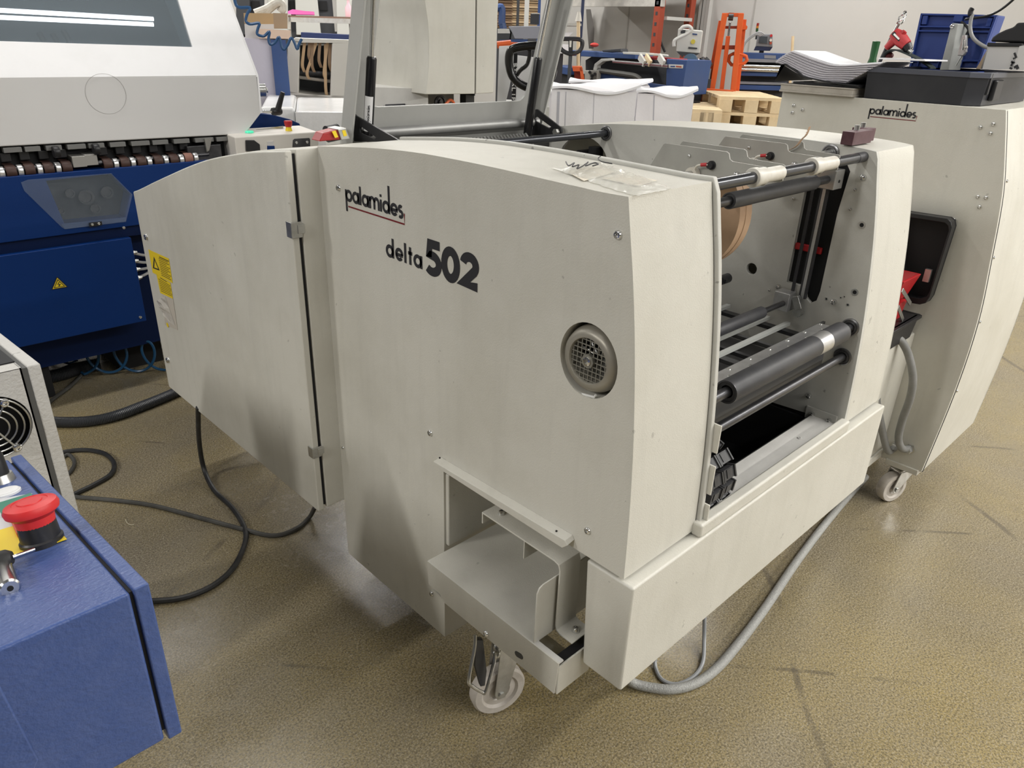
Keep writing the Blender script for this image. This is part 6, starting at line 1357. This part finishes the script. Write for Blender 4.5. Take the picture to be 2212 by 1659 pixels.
# --- left background: wrapped pallet, folder with belts, table, presses
FL = Face(660, 4.55)
WP = thing('wrapped_pallet_load', 'pallet load wrapped in clear film behind the cream control box', 'pallet load', tuple(FL.p(690, 250)[:2]) + (0,))
zt_w = FL.p(690, 243).z
FL.block(640, 770, 243, 300, .02, .0, .12, zt_w).build('load_front', wrap, WP); 
FL.block(566, 640, 236, 300, .9, .18, .12, zt_w + .01).build('wrapped_load', wrap, WP, bevel=.02); FL.block(640, 770, 243, 300, 1.0, .02, .12, zt_w).build('wrapped_load', wrap, WP, bevel=.02)
FL.block(580, 760, 243, 300, .9, .05, 0, .12).build('load_pallet', wood, WP)
FM = Face(690, 6.2)
FO = thing('belt_folder', 'cream folding unit with open window full of hanging tan belts', 'machine', tuple(FM.p(690, 160)[:2]) + (0,))
cre = mat('cream_machine', (.60, .59, .54), .5)
FM.slab([(622, 95), (630, 84), (648, 86), (645, 205), (618, 204), (618, 160)], .4).build('left_frame', cre, FO, bevel=.01)
FM.slab([(717, 92), (762, 90), (760, 222), (713, 214)], .4).build('right_frame', cre, FO, bevel=.01)
FM.slab([(636, 82), (765, 87), (765, 93), (636, 92)], .4, .0).build('top_frame', cre, FO); FM.slab([(618, 197), (713, 210), (713, 218), (618, 206)], .4).build('bottom_frame', cre, FO)
FM.slab([(644, 88), (718, 90), (714, 212), (642, 206)], .02, .35).build('window_back', dgrey2, FO)
FM.block(618, 760, 206, 260, .4, 0, 0).build('unit_base', cre, FO)
for k, (xa, ya_, xb_, yb_) in enumerate(((655, 90, 650, 150), (680, 90, 660, 165), (704, 92, 697, 168), (688, 92, 686, 140), (666, 90, 664, 130), (700, 95, 701, 205), (710, 95, 709, 150), (672, 92, 671, 150))):
    pth = spline([FM.p(xa, ya_, .06), FM.p((xa + xb_) / 2 - 1, (ya_ + yb_) / 2, .04), FM.p(xb_, yb_ - 8, .04), FM.p(xb_ + 5, yb_ + 6, .06)], 5)
    bb = MB()
    for a, b in zip(pth, pth[1:]): bb.hexa([a, a + FM.e * .022, a + FM.e * .022 + FM.n * .004, a + FM.n * .004, b, b + FM.e * .022, b + FM.e * .022 + FM.n * .004, b + FM.n * .004])
    bb.build('tan_belt', mat('tan_belt', ((.55, .38, .22), (.30, .20, .12))[k in (3, 4, 6, 7)], .6), FO)
MB().cyl(FM.p(640, 166, .1), FM.p(716, 176, .1), .012).build('tie_shaft', mat('dusty_shaft', (.34, .31, .27), .5), FO); MB().cyl(FM.p(640, 155, .2), FM.p(716, 160, .2), .03).build('drum', steel, FO); MB().cyl(FM.p(642, 95, .1), FM.p(718, 96, .1), .012).build('belt_shaft', zinc, FO)
FM.slab([(650, 70), (766, 76), (766, 88), (650, 83)], .5, .3).build('blue_cover', mat('navy_cover', (.012, .025, .10), .5), FO)
lp_ = Face(570, 5.6)
PS = lp_.block(534, 622, 84, 215, .7, 0, 0).build('violet_sheet_stack', mat('violet_white_edges', (.50, .48, .56), .8, bump=.3, bump_scale=50)); tag(PS, 'tall violet white sheet stack left of the belt folder', 'paper stack')
bw = lp_.block(590, 622, 86, 200, .02, -.03, .3).build('blue_side_panel', steelb); tag(bw, 'blue side panel between sheet stack and belt folder', 'panel')
CBX = thing('cardboard_carton', 'open brown carton with white hoses on the sheet stack', 'carton', tuple(lp_.p(575, 60)[:2]) + (1.4,))
lp_.slab([(526, 28), (590, 29), (591, 52), (528, 52)], .02, .05).build('carton_front', mat('tan_card', (.46, .32, .17), .7), CBX); lp_.slab([(590, 28), (621, 29), (621, 62), (592, 62)], .4, .05).build('carton_side', card, CBX)
lp_.slab([(528, 52), (592, 52), (592, 83), (530, 83)], .4, .05).build('carton_white', wb, CBX); lp_.slab([(557, 62), (628, 66), (627, 84), (560, 83)], .3, -.03).build('paper_pile', mat('peach_paper', (.66, .50, .40), .7), CBX)
for k in range(4):
    pth = spline([lp_.p(550 + k * 8, 28, .15), lp_.p(575 + k * 6, 18 - k * 2, .15), lp_.p(600 + k * 2, 4 + k, .15), lp_.p(612, 12 + k * 2, .15), lp_.p(604 + k, 26, .15)], 5); MB().tube(pth, .022, n=8).build('white_hose', white_n, CBX)
TBL = thing('packing_table', 'long table edge with brown top behind the belt folder', 'table', tuple(Face(700, 7).p(700, 45)[:2]) + (0,))
Ft = Face(700, 7.0); Ft.slab([(622, 33), (770, 37), (770, 41), (622, 37)], .8).build('table_top', mat('brown_top', (.30, .19, .13), .5), TBL); Ft.slab([(622, 37), (770, 41), (770, 52), (622, 47)], .05).build('table_edge', white_n, TBL); Ft.slab([(620, 30), (628, 30), (628, 64), (622, 64)], .1).build('table_end', white_n, TBL)
for px in (630, 762): Ft.block(px - 4, px + 4, 50, 200, .06, .1, 0).build('table_leg', lgrey, TBL)
pk = Ft.slab([(622, 24), (632, 20), (660, 24), (678, 25), (679, 32), (622, 31)], .3, .1).build('pink_paper', mat('pink_paper', (.80, .16, .50), .7)); tag(pk, 'bright pink paper pile on the long table', 'paper')
bt_ = thing('spray_bottle', 'clear bottle with pink liquid at the end of the long table', 'bottle', tuple(Ft.p(752, 30)[:2]) + (1.7,))
MB().lathe(Ft.p(754, 37, .1), (0, 0, 1), [(0, 0), (.03, 0), (.03, .07), (.012, .10), (.012, .13), (0, .13)], 14).build('bottle_body', mat('pink_clear', (.75, .5, .55), .2), bt_)
for k, (p0, p1, sl_) in enumerate(((510, 540, 0), (578, 622, 0), (636, 690, 4), (724, 772, 4))):
    Fk = Face((p0 + p1) / 2, 8.6); t = thing('press_unit', ('dark press gap unit at the top edge next to the white hood', 'grey press unit above the brown carton', 'slanted grey press unit in the middle above the long table', 'grey press unit left of the guard post')[k], 'machine', tuple(Fk.p((p0 + p1) / 2, 80)[:2]) + (0,), 'row of printing press units')
    Fk.slab([(p0, -40), (p1 - sl_ * 2, -40), (p1 + sl_, 76), (p0 + sl_, 76)], .6).build('unit_front', (dgrey2, lgrey, lgrey, lgrey)[k], t, bevel=.01)
    Fk.slab([(p1 - sl_ * 2, -40), (p1 - sl_ * 2 + 32, -40), (p1 + sl_ + 30, 76), (p1 + sl_, 76)], .5, .1).build('unit_gap', dgrey2, t)
    Fk.slab([(p1 - sl_ + 3, 2), (p1 - sl_ + 20, 2), (p1 - sl_ + 22, 22), (p1 - sl_ + 5, 22)], .1, .08).build('unit_recess', black_m, t)
    Fk.block(p0, p1 + 28, 70, 120, .6, .05, 0).build('unit_base', dgrey2, t)
# blue spiral hose hanging in the air at the left back
Fb = Face(580, 4.2)
pts = [Fb.p(px, py) for px, py in ((505, -20), (508, 5), (516, 16), (540, 17), (534, 30), (531, 45), (540, 52), (560, 50), (557, 62), (556, 74), (570, 78), (582, 68), (580, 84), (584, 96), (594, 92), (603, 80), (608, 100), (614, 107), (622, 96), (629, 82), (636, 92), (642, 106), (646, 95), (652, 84))]
o = MB().tube(spline(pts, 4), .0075, n=6).build('hanging_spiral_hose', mat('blue_hose_far', (.02, .08, .20), .35)); tag(o, 'blue spiral air hose hanging in waves above the wrapped pallet', 'hose')
